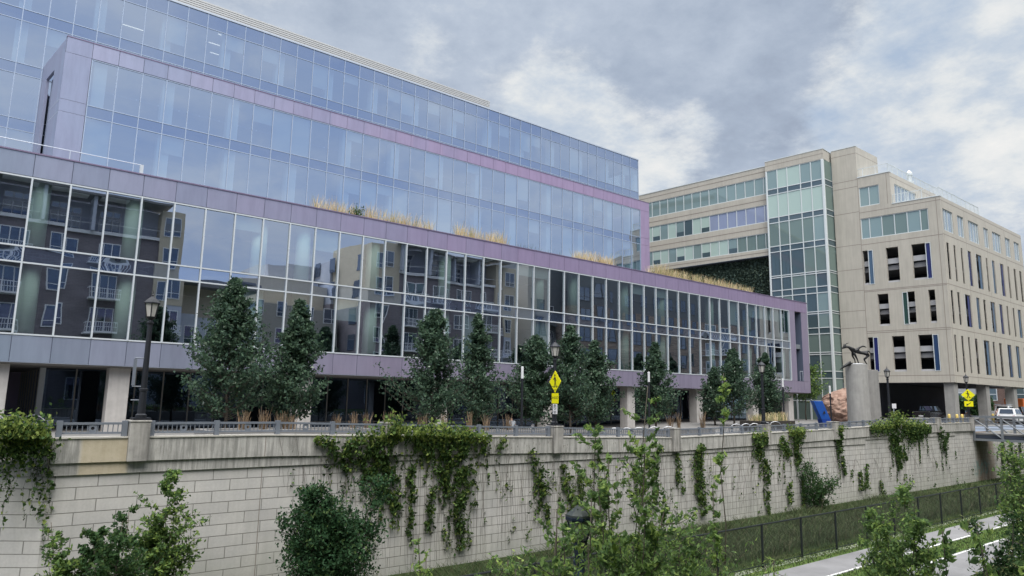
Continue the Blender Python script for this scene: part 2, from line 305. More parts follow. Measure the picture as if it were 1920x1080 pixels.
# ------------------------------------------------------------------ mesh building
class MB:
    def __init__(s): s.v = []; s.f = []; s.m = []
    def add(s, vs, fs, m=0):
        o = len(s.v); s.v.extend([tuple(map(float, q)) for q in vs]); s.f.extend([tuple(o + i for i in f) for f in fs]); s.m.extend([m] * len(fs)); return s
    def hexa(s, p, m=0):      # 8 corners: bottom ring 0-3, top ring 4-7
        return s.add(p, [(3, 2, 1, 0), (4, 5, 6, 7), (0, 1, 5, 4), (1, 2, 6, 5), (2, 3, 7, 6), (3, 0, 4, 7)], m)
    def box(s, x0, x1, y0, y1, z0, z1, m=0):
        return s.hexa([(x0, y0, z0), (x1, y0, z0), (x1, y1, z0), (x0, y1, z0), (x0, y0, z1), (x1, y0, z1), (x1, y1, z1), (x0, y1, z1)], m)
    def fbox(s, F, u0, u1, d0, d1, z0, z1, m=0):   # F = (origin xy, u dir, outward dir)
        o, u, n = F
        P = lambda a, b, z: (o[0] + u[0] * a + n[0] * b, o[1] + u[1] * a + n[1] * b, z)
        return s.hexa([P(u0, d1, z0), P(u1, d1, z0), P(u1, d0, z0), P(u0, d0, z0), P(u0, d1, z1), P(u1, d1, z1), P(u1, d0, z1), P(u0, d0, z1)], m)
    def quad(s, a, b, c, d, m=0): return s.add([a, b, c, d], [(0, 1, 2, 3)], m)
    def tube(s, pts, r, n=6, m=0, cap=True):
        pts = [Vector(p) for p in pts]; k = len(pts); rs = r if isinstance(r, (list, tuple)) else [r] * k
        o = len(s.v); up = None
        for i, p in enumerate(pts):
            t = (pts[min(i + 1, k - 1)] - pts[max(i - 1, 0)]).normalized()
            if up is None:
                up = Vector((0, 0, 1)) if abs(t.z) < .9 else Vector((1, 0, 0))
            a = t.cross(up).normalized(); b = a.cross(t).normalized(); up = b
            for j in range(n):
                q = 2 * math.pi * j / n; w = p + (a * math.cos(q) + b * math.sin(q)) * rs[i]; s.v.append((w.x, w.y, w.z))
        fs = [(o + i * n + j, o + i * n + (j + 1) % n, o + (i + 1) * n + (j + 1) % n, o + (i + 1) * n + j) for i in range(k - 1) for j in range(n)]
        if cap: fs += [tuple(o + j for j in reversed(range(n))), tuple(o + (k - 1) * n + j for j in range(n))]
        s.f.extend(fs); s.m.extend([m] * len(fs)); return s
    def lathe(s, cx, cy, prof, n=12, m=0, rot=0.):
        o = len(s.v); k = len(prof)
        for r, z in prof:
            for j in range(n):
                q = rot + 2 * math.pi * j / n; s.v.append((cx + r * math.cos(q), cy + r * math.sin(q), z))
        fs = [(o + i * n + j, o + i * n + (j + 1) % n, o + (i + 1) * n + (j + 1) % n, o + (i + 1) * n + j) for i in range(k - 1) for j in range(n)]
        fs += [tuple(o + j for j in reversed(range(n))), tuple(o + (k - 1) * n + j for j in range(n))]
        s.f.extend(fs); s.m.extend([m] * len(fs)); return s
    def prism(s, poly, off, m=0):
        n = len(poly); p2 = [tuple(np.array(p) + np.array(off)) for p in poly]
        return s.add(list(poly) + p2, [tuple(range(n))[::-1], tuple(range(n, 2 * n))] + [(i, (i + 1) % n, n + (i + 1) % n, n + i) for i in range(n)], m)
    def build(s, name, mats, parent=None, smooth=False, loc=None, bevel=0.):
        me = bpy.data.meshes.new(name)
        L = Vector(loc) if loc is not None else Vector((0, 0, 0))
        off = L.copy()
        q = parent
        while q is not None: off += q.location; q = q.parent
        me.from_pydata([(a - off.x, b - off.y, c - off.z) for a, b, c in s.v], [], s.f)
        for mm in (mats if isinstance(mats, (list, tuple)) else [mats]): me.materials.append(mm)
        if any(s.m): me.polygons.foreach_set('material_index', s.m)
        if smooth: me.polygons.foreach_set('use_smooth', [True] * len(me.polygons))
        me.update()
        o = bpy.data.objects.new(name, me); COL.objects.link(o); o.location = L; o.parent = parent
        if bevel > 0:
            bv = o.modifiers.new('bevel', 'BEVEL'); bv.width = bevel; bv.segments = 2; bv.limit_method = 'ANGLE'
        return o

def tag(o, label, cat, group=None, kind=None):
    if label: o['label'] = label
    if cat: o['category'] = cat
    if group: o['group'] = group
    if kind: o['kind'] = kind
    return o

def thing(name, label, cat, loc=(0, 0, 0), group=None):
    o = bpy.data.objects.new(name, None); o.empty_display_size = .3; COL.objects.link(o); o.location = loc
    return tag(o, label, cat, group)

def copy_tree(o, parent=None):
    c = o.copy(); COL.objects.link(c); c.parent = parent
    for ch in list(o.children): copy_tree(ch, c)
    return c

def structure(o): o['kind'] = 'structure'; return o

def npmesh(name, V, F, mats, mi, parent=None, loc=(0, 0, 0), smooth=False):
    """V (n,3) verts, F (m,k) faces, numpy"""
    me = bpy.data.meshes.new(name); V = np.asarray(V, np.float32); F = np.asarray(F, np.int32)
    off = np.array(loc, np.float32); q = parent
    while q is not None: off = off + np.array(q.location, np.float32); q = q.parent
    V = V - off
    me.vertices.add(len(V)); me.vertices.foreach_set('co', V.ravel())
    k = F.shape[1]; me.loops.add(F.size); me.loops.foreach_set('vertex_index', F.ravel())
    me.polygons.add(len(F)); me.polygons.foreach_set('loop_start', np.arange(0, F.size, k, dtype=np.int32))
    for mm in mats: me.materials.append(mm)
    me.polygons.foreach_set('material_index', np.asarray(mi, np.int32))
    if smooth: me.polygons.foreach_set('use_smooth', np.ones(len(F), bool))
    me.update(calc_edges=True); me.validate()
    o = bpy.data.objects.new(name, me); COL.objects.link(o); o.location = loc; o.parent = parent
    return o

def leafquads(C, size, rng, flat=0., droop=.2, wid=.5, facing=None):
    """one pointed leaf (a kite folded along its rib) per centre"""
    n = len(C); C = np.asarray(C); sz = size * rng.uniform(.65, 1.3, n)
    a = rng.normal(size=(n, 3)); a[:, 2] = a[:, 2] * (1 - flat) - droop; a /= np.linalg.norm(a, axis=1)[:, None]
    r = rng.normal(size=(n, 3))
    if facing is not None: r = np.asarray(facing)[None] + .55 * r; r = np.cross(a, r)
    b = np.cross(a, r); b /= (np.linalg.norm(b, axis=1)[:, None] + 1e-9)
    nn = np.cross(a, b)
    s = sz[:, None]
    V = np.stack([C - a * s * .5, C + b * s * wid * .5 + a * s * .02 + nn * s * .10, C + a * s * .5, C - b * s * wid * .5 + a * s * .02 + nn * s * .10], 1).reshape(-1, 3)
    F = np.arange(4 * n).reshape(n, 4)
    return V, F

def pick(rng, n, w): return rng.choice(len(w), n, p=np.array(w) / sum(w))

def grow(name, label, cat, base, height, width, seed, leaves=5000, lsize=.2, mats=L_OAK, weights=(.55, .38, .07), group=None, prof=None,
         crown0=.1, nb=120, trunk_r=.09, stems=1, jitter=.2, up=.8, lname='crown', wid=.5, spread=.0, bark=M_BARK, tops=1, sheen=True):
    """a tree or shrub: trunk or stems, limbs and a crown of single leaves clumped along the limbs"""
    rng = np.random.default_rng(seed); base = np.array(base, float)
    t = thing(name, label, cat, tuple(base), group)
    prof = prof or (lambda q: min(1., (q / .28) ** .7) * (1 - max(0, (q - .28) / .72)) ** .62 + .04)
    st = []
    for k in range(stems):
        ang = rng.uniform(0, 6.28); r0 = spread * width * .5 * rng.uniform(.2, 1) if stems > 1 else 0
        hh = height * (1. if k == 0 else rng.uniform(.62, .97))
        lean = np.array([math.cos(ang), math.sin(ang), 0]) * r0
        b0 = base + lean * .25
        pts = [b0 + lean * (i / 7.) ** 1.3 * .75 + np.array([0, 0, hh * i / 7.]) + rng.normal(size=3) * [.02, .02, 0] * height * .3 * (i > 0) for i in range(8)]
        st.append((np.array(pts), hh))
    tm = MB()
    for pts, hh in st:
        tm.tube([tuple(p) for p in pts], [max(.009, trunk_r * (1 - .85 * i / 7.) * (1 if stems == 1 else .6)) for i in range(8)], 7)
    per = max(4, leaves // nb); Cs = []; Ms = []
    for i in range(nb):
        pts, hh = st[i % len(st)]
        q = crown0 + (1 - crown0) * rng.uniform(0, 1) ** .9
        j = q * 7; i0 = min(6, int(j)); p0 = pts[i0] + (pts[i0 + 1] - pts[i0]) * (j - i0)
        ang = rng.uniform(0, 6.28)
        ln = width * .5 * prof(q) * rng.uniform(.55, 1.12) * (1 if stems == 1 else .75) * (1 + .26 * math.sin(2 * ang + seed) * math.sin(8.5 * q + 1.7 * seed) + .14 * math.sin(5 * ang + 19 * q + seed))
        rise = up * ln * rng.uniform(.5, 1.2)
        tip = p0 + np.array([math.cos(ang) * ln, math.sin(ang) * ln, rise * (.6 if q > .9 else 1)])
        mid = (p0 + tip) / 2 + np.array([0, 0, -.12 * ln])
        if ln > .25: tm.tube([tuple(p0), tuple(mid), tuple(tip)], [max(.008, trunk_r * .22), max(.006, trunk_r * .15), max(.004, trunk_r * .05)], 4, cap=False)
        w = rng.uniform(.25, 1.06, per)
        c = p0[None] * ((1 - w) ** 2)[:, None] + 2 * mid[None] * (w * (1 - w))[:, None] + tip[None] * (w ** 2)[:, None]
        c = c + rng.normal(size=(per, 3)) * jitter * (.5 + .6 * prof(q)) * np.array([1, 1, .8])
        Cs.append(c)
        ww = np.array(weights, float); lift = rng.uniform(.5, 1.6); ww = ww * np.array([1., lift, lift ** 2 * (1.6 if rng.uniform() < .3 else .5)])
        Ms.append(pick(rng, per, ww))
    C = np.concatenate(Cs); mi = np.concatenate(Ms)
    C[:, 2] = np.maximum(C[:, 2], base[2] + .05)
    V, F = leafquads(C, lsize, rng, wid=wid)
    tm.build('trunk' if stems == 1 else 'stem', bark, t, smooth=True)
    npmesh(lname, V, F, mats, mi, t)
    return t

def blades(bases, h, lean, rng, w=.02, mats=L_TAN, weights=(1, 1, 1), name='blades', parent=None, loc=(0, 0, 0)):
    """grass blades: bent two-segment ribbons"""
    B = np.asarray(bases, float); n = len(B); hh = np.asarray(h) * rng.uniform(.6, 1.15, n)[:, None]; ang = rng.uniform(0, 6.28, n)
    d = np.stack([np.cos(ang), np.sin(ang), 0 * ang], 1) * (lean * rng.uniform(.2, 1.3, n))[:, None] * hh
    s = np.stack([np.sin(ang + rng.normal(size=n)), np.cos(ang), 0 * ang], 1) * w
    z = np.array([0, 0, 1.])
    V = np.stack([B - s, B + s, B + d * .35 + z * hh * .6 - s * .8, B + d * .35 + z * hh * .6 + s * .8, B + d + z * hh - s * .25, B + d + z * hh + s * .25], 1).reshape(-1, 3)
    i = np.arange(n) * 6
    F = np.concatenate([np.stack([i, i + 1, i + 3, i + 2], 1), np.stack([i + 2, i + 3, i + 5, i + 4], 1)])
    mi = pick(rng, n, weights); return npmesh(name, V, F, mats, np.concatenate([mi, mi]), parent, loc)

# ------------------------------------------------------------------ ground levels (eye level is z = 0 here; everything is lifted at the end)
WY = 25.0
def lerp_tab(tab, x):
    if x <= tab[0][0]: return tab[0][1]
    for (a, p), (b, q) in zip(tab, tab[1:]):
        if x <= b: return p + (q - p) * (x - a) / (b - a)
    return tab[-1][1]
COPE = [(-60, -1.31), (2.8, -1.31), (9.4, -1.32), (20.7, -1.59), (31.5, -1.84), (45.7, -1.66), (60, -1.36), (77, -1.30), (140, -1.25)]
cope = lambda x: lerp_tab(COPE, x)
GRD = [(-60, -2.0), (9.4, -2.0), (20.7, -2.25), (31.5, -2.48), (45.7, -2.30), (56, -1.85), (66, -1.72), (80, -1.70), (140, -1.5)]
grd = lambda x: lerp_tab(GRD, x)
TZ = -7.0

def sheet(name, xs, ys, zf, m, kind='structure'):
    V = [(x, y, zf(x, y)) for y in ys for x in xs]; n = len(xs)
    F = [(j * n + i, j * n + i + 1, (j + 1) * n + i + 1, (j + 1) * n + i) for j in range(len(ys) - 1) for i in range(n - 1)]
    b = MB(); b.add(V, F); o = b.build(name, m); o['kind'] = kind; return o

gx = [-1500, -200, -60, 0, 9.4, 20.7, 31.5, 38, 45.7, 52, 56, 60, 66, 80, 140, 300, 1500]
sheet('plaza_pavement', gx, [25.25, 200, 1500], lambda x, y: grd(x), M_PAVE)
sheet('street', gx, [26.9, 32.2], lambda x, y: grd(x) + .004, M_ASPH)
tx = [-400, -60, -20, 0, 20, 40, 60, 80, 110, 400]
sheet('trench_ground', tx, [-1500, 0.6, 1.4, 3, 5, 7.2, 8.4, 25.3], lambda x, y: -1.75 if y < 1 else (TZ if y > 8 else -1.85 - (TZ + 1.85) * 0 + (TZ + 1.85) * ((y - 1.4) / 7.0)), M_BANK)
sheet('grass_verge', tx, [13.95, 18.3], lambda x, y: TZ + .004, M_GRASS)
sheet('grass_slope', tx, [18.3, 21.0, 24.98], lambda x, y: TZ + .004 + (.25 if y > 24 else .08 if y > 20 else 0), M_BANK)
sheet('bike_path', tx, [15.28, 17.12], lambda x, y: TZ + .01, M_PATH)
sheet('walking_path', tx, [11.9, 14.05], lambda x, y: TZ + .01, M_PATH)
for nm, ya in (('bike_path_edge_line', 15.36), ('walking_path_edge_line', 13.88)):
    sheet(nm, tx, [ya, ya + .10], lambda x, y: TZ + .015, M_PAINT)
sheet('gravel_strip', tx, [17.6, 18.0], lambda x, y: TZ + .012, M_ROCK)

# ------------------------------------------------------------------ retaining wall
RW = thing('retaining_wall', 'long pale concrete block retaining wall with stained coping and piers, above the sunken path', 'retaining wall', (0, WY, TZ))
SC = [(2.81, 18.5, -2.43), (18.5, 54.6, -2.78), (54.6, 72.3, -2.45), (72.3, 77.0, -2.2), (77.0, 140, -2.2)]   # underside of the coping band
for i, (a, b, z) in enumerate(SC):
    MB().box(a + (.012 if i else 0), b - .012, WY, WY + .5, TZ - .3, z).build('block_face', M_BLOCK, RW)
    MB().box(a + .01, b - .01, WY + .03, WY + .4, TZ - .3, z - .01).build('joint_filler', M_JOINT, RW)
ddir = np.array([-1.10, .79]); ddir /= np.linalg.norm(ddir)
FL = ((2.81, WY), tuple(ddir), (ddir[1] * -1, ddir[0]))     # the wall bends back at the left
FL = ((2.81, WY), tuple(ddir), (-.583, -.812))
MB().fbox(FL, 0, 30, 0, -.5, TZ - .3, -2.43).build('block_face', M_BLOCK, RW)
xs = sorted(set([2.81] + [c[0] for c in COPE if 2.81 < c[0] < 77] + [18.5, 54.6, 72.3, 77.0]))
def strip(y0, y1, za, zb, xs_, m, name):
    b = MB()
    for p, q in zip(xs_, xs_[1:]):
        b.hexa([(p, y0, za(p)), (q, y0, za(q)), (q, y1, za(q)), (p, y1, za(p)), (p, y0, zb(p)), (q, y0, zb(q)), (q, y1, zb(q)), (p, y1, zb(p))])
    return b.build(name, m, RW)
for a, b, z in SC[:-1]:
    seg = [a + .01] + [x for x in xs if a < x < b] + [b - .01]
    strip(WY - .07, WY + .42, lambda x: z, lambda x: cope(x) - .76, seg, M_COPE, 'coping_band')
strip(WY - .15, WY + .3, lambda x: cope(x) - .757, lambda x: cope(x) - .05, xs, M_COPE, 'parapet')
strip(WY - .19, WY + .34, lambda x: cope(x) - .047, cope, xs, mat('coping_cap', (.46, .44, .40), .85, var=.15), 'coping_cap')
MB().fbox(FL, 0, 30, .07, -.4, -2.43, -2.08).build('coping_band', M_COPE, RW)
MB().fbox(FL, 0, 30, .15, -.3, -2.075, -1.36).build('parapet', M_COPE, RW)
MB().fbox(FL, 0, 30, .19, -.34, -1.357, -1.31).build('coping_cap', M_COPE, RW)
for x in (9.12, 18.5, 27.3, 36.4, 45.2, 54.6, 63.5, 72.3):                          # expansion joints
    MB().box(x - .014, x + .014, WY - .156, WY - .146, cope(x) - .755, cope(x) - .05).build('expansion_joint', M_JOINT, RW)
PIERS = [5.08, 14.05, 22.95, 31.8, 40.95, 49.9, 59.2, 68.25, 76.25]
for x in PIERS:
    z0 = cope(x)
    b = MB(); b.box(x - .29, x + .29, WY - .33, WY + .33, z0 - .76, z0 + .44); b.box(x - .31, x + .31, WY - .35, WY + .35, z0 + .44, z0 + .50)
    b.build('pier', M_CONCD, RW, bevel=.015)

for x in (9.12, 27.3, 36.4, 45.2, 63.5): MB().box(x - .013, x + .013, WY - .003, WY + .01, TZ - .1, -2.46 if x < 18 or x > 54.6 else -2.81).build('expansion_joint', M_JOINT, RW)
# ------------------------------------------------------------------ guard railings, one per bay
PK = MB(); PK.box(-.012, .012, -.012, .012, .142, .358)
PKO = PK.build('picket', M_RAIL); PKM = PKO.data; bpy.data.objects.remove(PKO)
def picket(pts, t, y=WY, rot=0):
    for q in pts:
        o = bpy.data.objects.new('picket', PKM); COL.objects.link(o); o.parent = t; o.location = Vector((q[0], q[2] if len(q) > 2 else y, q[1])) - t.location; o.rotation_euler = (0, 0, rot)
def railing(x0, x1, label):
    t = thing('guard_railing', label, 'railing', (x0, WY, cope(x0)), 'blue grey picket railings along the wall top')
    n = 4 if x1 - x0 > 6 else 1; zt = lambda x: cope(x)
    seg = [x0 + (x1 - x0) * i / n for i in range(n + 1)]
    def bar(z0, z1, w, nm):
        b = MB(); q = sorted(set(seg + [c[0] for c in COPE if x0 < c[0] < x1]))
        for p, r in zip(q, q[1:]):
            b.hexa([(p, WY - w, zt(p) + z0), (r, WY - w, zt(r) + z0), (r, WY + w, zt(r) + z0), (p, WY + w, zt(p) + z0), (p, WY - w, zt(p) + z1), (r, WY - w, zt(r) + z1), (r, WY + w, zt(r) + z1), (p, WY + w, zt(p) + z1)])
        b.build(nm, M_RAIL, t)
    bar(.36, .43, .035, 'top_rail'); bar(.08, .14, .03, 'bottom_rail')
    for x in seg:
        x = min(max(x, x0 + .09), x1 - .09)
        MB().box(x - .075, x + .075, WY - .075, WY + .075, zt(x) + .004, zt(x) + .48).build('post', M_RAIL, t)
    pk = []
    for a, b_ in zip(seg, seg[1:]):
        L = b_ - a; k = int(L / .135)
        for i in range(1, k):
            x = a + L * i / k
            if abs(x - (a + b_) / 2) < .13: continue
            pk.append((x, zt(x)))
        xc = (a + b_) / 2; z = zt(xc) + .25
        d = MB(); N = 14
        for j in range(N):     # square plate with a round hole
            a0, a1 = 2 * math.pi * j / N, 2 * math.pi * (j + 1) / N
            sq = lambda q: .11 / max(abs(math.cos(q)), abs(math.sin(q)))
            pts = [(xc + .05 * math.cos(a0), z + .05 * math.sin(a0)), (xc + sq(a0) * math.cos(a0), z + sq(a0) * math.sin(a0)), (xc + sq(a1) * math.cos(a1), z + sq(a1) * math.sin(a1)), (xc + .05 * math.cos(a1), z + .05 * math.sin(a1))]
            d.prism([(p[0], WY - .016, p[1]) for p in pts], (0, .032, 0))
        d.build('ornament_plate', M_RAIL, t)
    picket(pk, t)
rl = ['railing left of the first pier with a creeper over its left end', 'railing between the lamp pier at far left and the vine covered pier', 'railing between the vine covered pier and the crosswalk sign pier',
      'railing right of the crosswalk sign pier, before the first row of bike hoops', 'railing between the first and second row of bike hoops', 'railing right of the lamp pier in front of the second bike hoops',
      'railing below the blue sculpture and concrete pylons', 'railing right of the big vine mound', 'short railing between the last two piers by the truss bridge']
edges = [2.86] + PIERS
for i in range(9): railing(edges[i] + (.30 if i else 0), edges[i + 1] - .30, rl[i])
b = MB(); rt = thing('guard_railing', 'railing on the angled wall at the left edge, half hidden by creeper', 'railing', (2.81, WY, -1.31), 'blue grey picket railings along the wall top')
MB().fbox(FL, .1, 12, .035, -.035, -.95, -.88).build('top_rail', M_RAIL, rt); MB().fbox(FL, .1, 12, .03, -.03, -1.23, -1.17).build('bottom_rail', M_RAIL, rt)
for k in range(6): MB().fbox(FL, .1 + 2.1 * k, .25 + 2.1 * k, .075, -.075, -1.306, -.83).build('post', M_RAIL, rt)
picket([(P_[0], -1.31, P_[1]) for P_ in [(2.81 + ddir[0] * (.3 + .135 * k), WY + ddir[1] * (.3 + .135 * k)) for k in range(40)]], rt, rot=2.5)

# ------------------------------------------------------------------ pedestrian truss bridge
TB = thing('truss_bridge', 'grey steel truss footbridge crossing the sunken path at the right edge', 'footbridge', (78.6, 14, -2.6))
M_BR = mat('bridge_paint', (.20, .215, .235), .5, .15, var=.1)
for x, nm in ((76.85, 0), (80.4, 1)):
    MB().box(x - .11, x + .11, -2, 25.2, -.84, -.66).build('top_chord', M_BR, TB)
    MB().box(x - .11, x + .11, -2, 25.2, -2.98, -2.78).build('bottom_chord', M_BR, TB)
    for k in range(12):
        y = 24.9 - 2.3 * k
        MB().box(x - .09, x + .09, y - .09, y + .09, -2.78, -.84).build('vertical', M_BR, TB)
        if k < 11:
            MB().tube([(x, y, -.9), (x, y - 2.3, -2.72)], .07, 6).build('diagonal', M_BR, TB)
    for z in (-1.15, -1.4, -1.65, -1.9): MB().box(x + (.12 if nm == 0 else -.16), x + (.16 if nm == 0 else -.12), -2, 25.1, z, z + .035).build('handrail', M_BR, TB)
MB().box(77.0, 80.25, -2, 25.3, -2.42, -2.28).build('deck', M_PAVE, TB)
MB().box(77.02, 80.23, -2, 25.2, -2.75, -2.45).build('floor_beam', M_GDARK, TB)

# ------------------------------------------------------------------ chain-link fence along the path
FN = thing('chain_link_fence', 'black chain link fence on dark posts between the path and the weedy wall foot', 'fence', (40, 17.85, TZ))
posts = [12.3 + 3.29 * i for i in range(28)]
MB().tube([(posts[0], 17.85, -5.19), (posts[-1], 17.85, -5.19)], .035, 6).build('top_rail', M_FENCE, FN)
MB().tube([(posts[0], 17.85, -6.88), (posts[-1], 17.85, -6.88)], .022, 6).build('bottom_rail', M_FENCE, FN)
for i, x in enumerate(posts):
    MB().tube([(x, 17.85, TZ), (x, 17.85, -5.15)], .05, 8).build('fence_post', M_FENCE, FN)
    if i < len(posts) - 1:
        MB().quad((x + .05, 17.85, -6.9), (posts[i + 1] - .05, 17.85, -6.9), (posts[i + 1] - .05, 17.85, -5.2), (x + .05, 17.85, -5.2)).build('mesh_panel', M_LINK, FN)

# ------------------------------------------------------------------ the glass office building
GB = thing('glass_office_building', 'long stepped glass office building with lavender metal bands, left and centre of the view', 'office building', (40, 42, -2.3))
D1, D2, D3 = 42.0, 56.0, 62.75
prng = np.random.default_rng(11)
PANES = []           # (projected area, x0, x1, z0, z1, y, spandrel?, material)
def pane_mesh(mb, x0, x1, z0, z1, y):
    """one sheet of glass, a touch out of true and a touch bowed, as real glazing is"""
    tx_, tz_ = prng.normal(0, .0022, 2); bow = prng.normal(0, .0028)
    nx, nz = 4, 5; V = []
    for j in range(nz + 1):
        for i in range(nx + 1):
            u, w = i / nx * 2 - 1, j / nz * 2 - 1
            dy = tx_ * u * (x1 - x0) / 2 + tz_ * w * (z1 - z0) / 2 + bow * (1 - u * u) * (1 - w * w)
            V.append((x0 + (x1 - x0) * i / nx, y + dy, z0 + (z1 - z0) * j / nz))
    F = [(j * (nx + 1) + i, j * (nx + 1) + i + 1, (j + 1) * (nx + 1) + i + 1, (j + 1) * (nx + 1) + i) for j in range(nz) for i in range(nx)]
    mb.add(V, F)
def proj(x, y, z):
    c = CM @ np.array([x, y, z]); return (960 + CF * c[0] / c[2], 540 + CF * c[1] / c[2]) if c[2] > .5 else (-9999, 0)
def glaze(y, xs_, rows, fr, fd, m, zframe):
    """xs_: mullion lines, rows: (z0, z1, spandrel?)"""
    b = MB()
    for x in xs_: b.box(x - fr / 2, x + fr / 2, y - fd, y + .12, zframe[0], zframe[1])
    zz = sorted(set([zframe[0], zframe[1]] + [r[0] for r in rows] + [r[1] for r in rows]))
    b2 = MB()
    for z in zz: b2.box(xs_[0] - fr / 2, xs_[-1] + fr / 2, y - fd + .012, y + .10, z - fr / 2, z + fr / 2)
    b.build('mullion_grid', M_WHITE if y < 50 else M_MULU, GB); b2.build('transom_grid', M_WHITE if y < 50 else M_MULU, GB)
    for z0, z1, spd in rows:
        for a, c in zip(xs_, xs_[1:]):
            p = [proj(a, y, z0), proj(c, y, z0), proj(c, y, z1), proj(a, y, z1)]
            px0, px1 = max(0, min(q[0] for q in p)), min(1920, max(q[0] for q in p)); py0, py1 = max(0, min(q[1] for q in p)), min(1080, max(q[1] for q in p))
            ar = max(0, px1 - px0) * max(0, py1 - py0)
            PANES.append((ar, a + fr / 2, c - fr / 2, z0 + fr / 2, z1 - fr / 2, y, spd, m))
B1 = 1.6803
mx1 = [2.53 + B1 * i for i in range(-13, 44)]
glaze(D1, mx1, [(2.81, 6.37, 0), (6.37, 7.19, 1), (7.19, 10.72, 0)], .078, .10, M_GLASS, (2.81, 10.72))
mx2 = [5.98 + 1.6563 * i for i in range(37)]
glaze(D2, mx2, [(15.9, 19.42, 0), (19.42, 20.28, 1), (20.28, 23.73, 0)], .062, .06, M_GLASSU, (15.9, 23.73))
mx3 = [73.2 - 1.66 * i for i in range(60, -1, -1)]
glaze(D3, mx3, [(11.2, 15.2, 0), (15.2, 16.05, 1), (16.05, 19.5, 0), (19.5, 20.4, 1), (20.4, 23.9, 0), (23.9, 24.77, 1), (24.77, 28.2, 0), (28.2, 29.15, 1), (29.15, 32.5, 0), (32.5, 33.85, 1)], .058, .06, M_GLASSU, (11.2, 33.85))
PANES.sort(key=lambda q: -q[0])
for q in PANES[:100]:
    b = MB(); pane_mesh(b, *q[1:6]); b.build('window_pane', M_SPAN if q[6] else q[7], GB, smooth=True)
for mm in (M_GLASS, M_GLASSU, M_SPAN):
    b = MB()
    for q in PANES[100:]:
        if (M_SPAN if q[6] else q[7]) is mm: pane_mesh(b, *q[1:6])
    if b.v: tag(b.build('window_pane', mm, GB, smooth=True), None, None, None, 'stuff')

def fascia(y, xs_, z0, z1, m, name, depth=.12, gap=.028):
    b = MB()
    for a, c in zip(xs_, xs_[1:]): b.box(a + gap / 2, c - gap / 2, y - .06, y + depth, z0, z1)
    b.build(name, m, GB, bevel=.006)
    MB().box(xs_[0], xs_[-1], y - .03, y + depth - .02, z0 + .01, z1 - .01).build('joint_backing', M_SLOT, GB)
# lower block: fascias, end frame with its slot, soffit, slabs, interior
fx = mx1 + [76.15, 77.5, 78.9]
fascia(D1, fx, 10.79, 11.98, M_PANEL, 'upper_fascia')
MB().box(mx1[0], 78.92, D1 - .10, D1 + .5, 11.98, 12.05).build('parapet_cap', mat('cap_purple', (.20, .16, .25), .5, .3), GB)
fascia(D1, mx1 + [76.15, 77.5, 78.9], 1.45, 2.74, M_PANELD, 'lower_fascia')
fascia(D1, [74.86, 76.05], 2.76, 10.77, M_PANELD, 'end_frame_panel'); fascia(D1, [77.45, 78.9], 2.76, 10.77, M_PANELD, 'end_frame_panel')
b = MB(); b.box(76.05, 77.45, D1 + 1.2, D1 + 1.3, 2.8, 10.75); b.box(76.0, 76.05, D1 + .1, D1 + 1.3, 2.8, 10.75); b.box(77.45, 77.5, D1 + .1, D1 + 1.3, 2.8, 10.75)
b.build('slot_recess', M_SLOT, GB)
b = MB(); b.tube([(76.75, D1, 3.9), (77.4, D1, 3.9)], .025, 5); b.tube([(76.75, D1, 2.8), (76.75, D1, 3.9)], .025, 5); b.tube([(77.35, D1, 2.8), (77.35, D1, 3.9)], .025, 5); b.build('slot_rail', M_SILV, GB)
MB().box(78.82, 78.9, D1 + .13, 60, 1.45, 11.97).build('end_wall', M_PANELD, GB)
MB().box(mx1[0], 78.8, D1 + .13, 62.5, 1.38, 1.44).build('soffit', M_SOFF, GB)
MB().box(mx1[0], 78.8, D1 + .2, 62.5, 2.3, 2.7).build('floor_slab', M_CEIL, GB)
MB().box(mx1[0], 78.8, D1 + .2, 62.5, 6.5, 7.0).build('floor_slab', M_CEIL, GB)
MB().box(mx1[0], 78.8, D1 + .2, 62.6, 10.8, 11.2).build('roof_slab', M_ROOF, GB)
MB().box(mx1[0], 78.7, 49.6, 49.8, 2.75, 10.75).build('inner_wall', M_INT, GB)
for x in (-17.5, -12.4, -7.2, -2.1, 3.0, 7.4, 14.4, 17.2, 22.2, 28.1, 37.3, 41.2, 47.6, 52.8, 60.6, 67.3, 74.0):
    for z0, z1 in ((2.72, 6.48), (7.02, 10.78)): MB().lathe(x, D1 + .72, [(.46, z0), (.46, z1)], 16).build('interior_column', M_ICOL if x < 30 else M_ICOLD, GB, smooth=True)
brng = random.Random(21)
for y_, xs_, rr, pr in ((D1, mx1, ((2.81, 6.37), (7.19, 10.72)), .16), (D2, mx2, ((15.9, 19.42), (20.28, 23.73)), .26), (D3, mx3, ((24.77, 28.2), (29.15, 32.5)), .3)):
    for a, c in zip(xs_, xs_[1:]):
        if a < -12: continue
        for z0, z1 in rr:
            if brng.random() < pr and not (y_ == D1 and a < 11):
                h = (z1 - z0) * brng.choice([.25, .4, .4, .7, .97]); MB().box(a + .05, c - .05, y_ + .16, y_ + .19, z1 - h, z1 - .03).build('roller_blind', M_BLIND, GB)
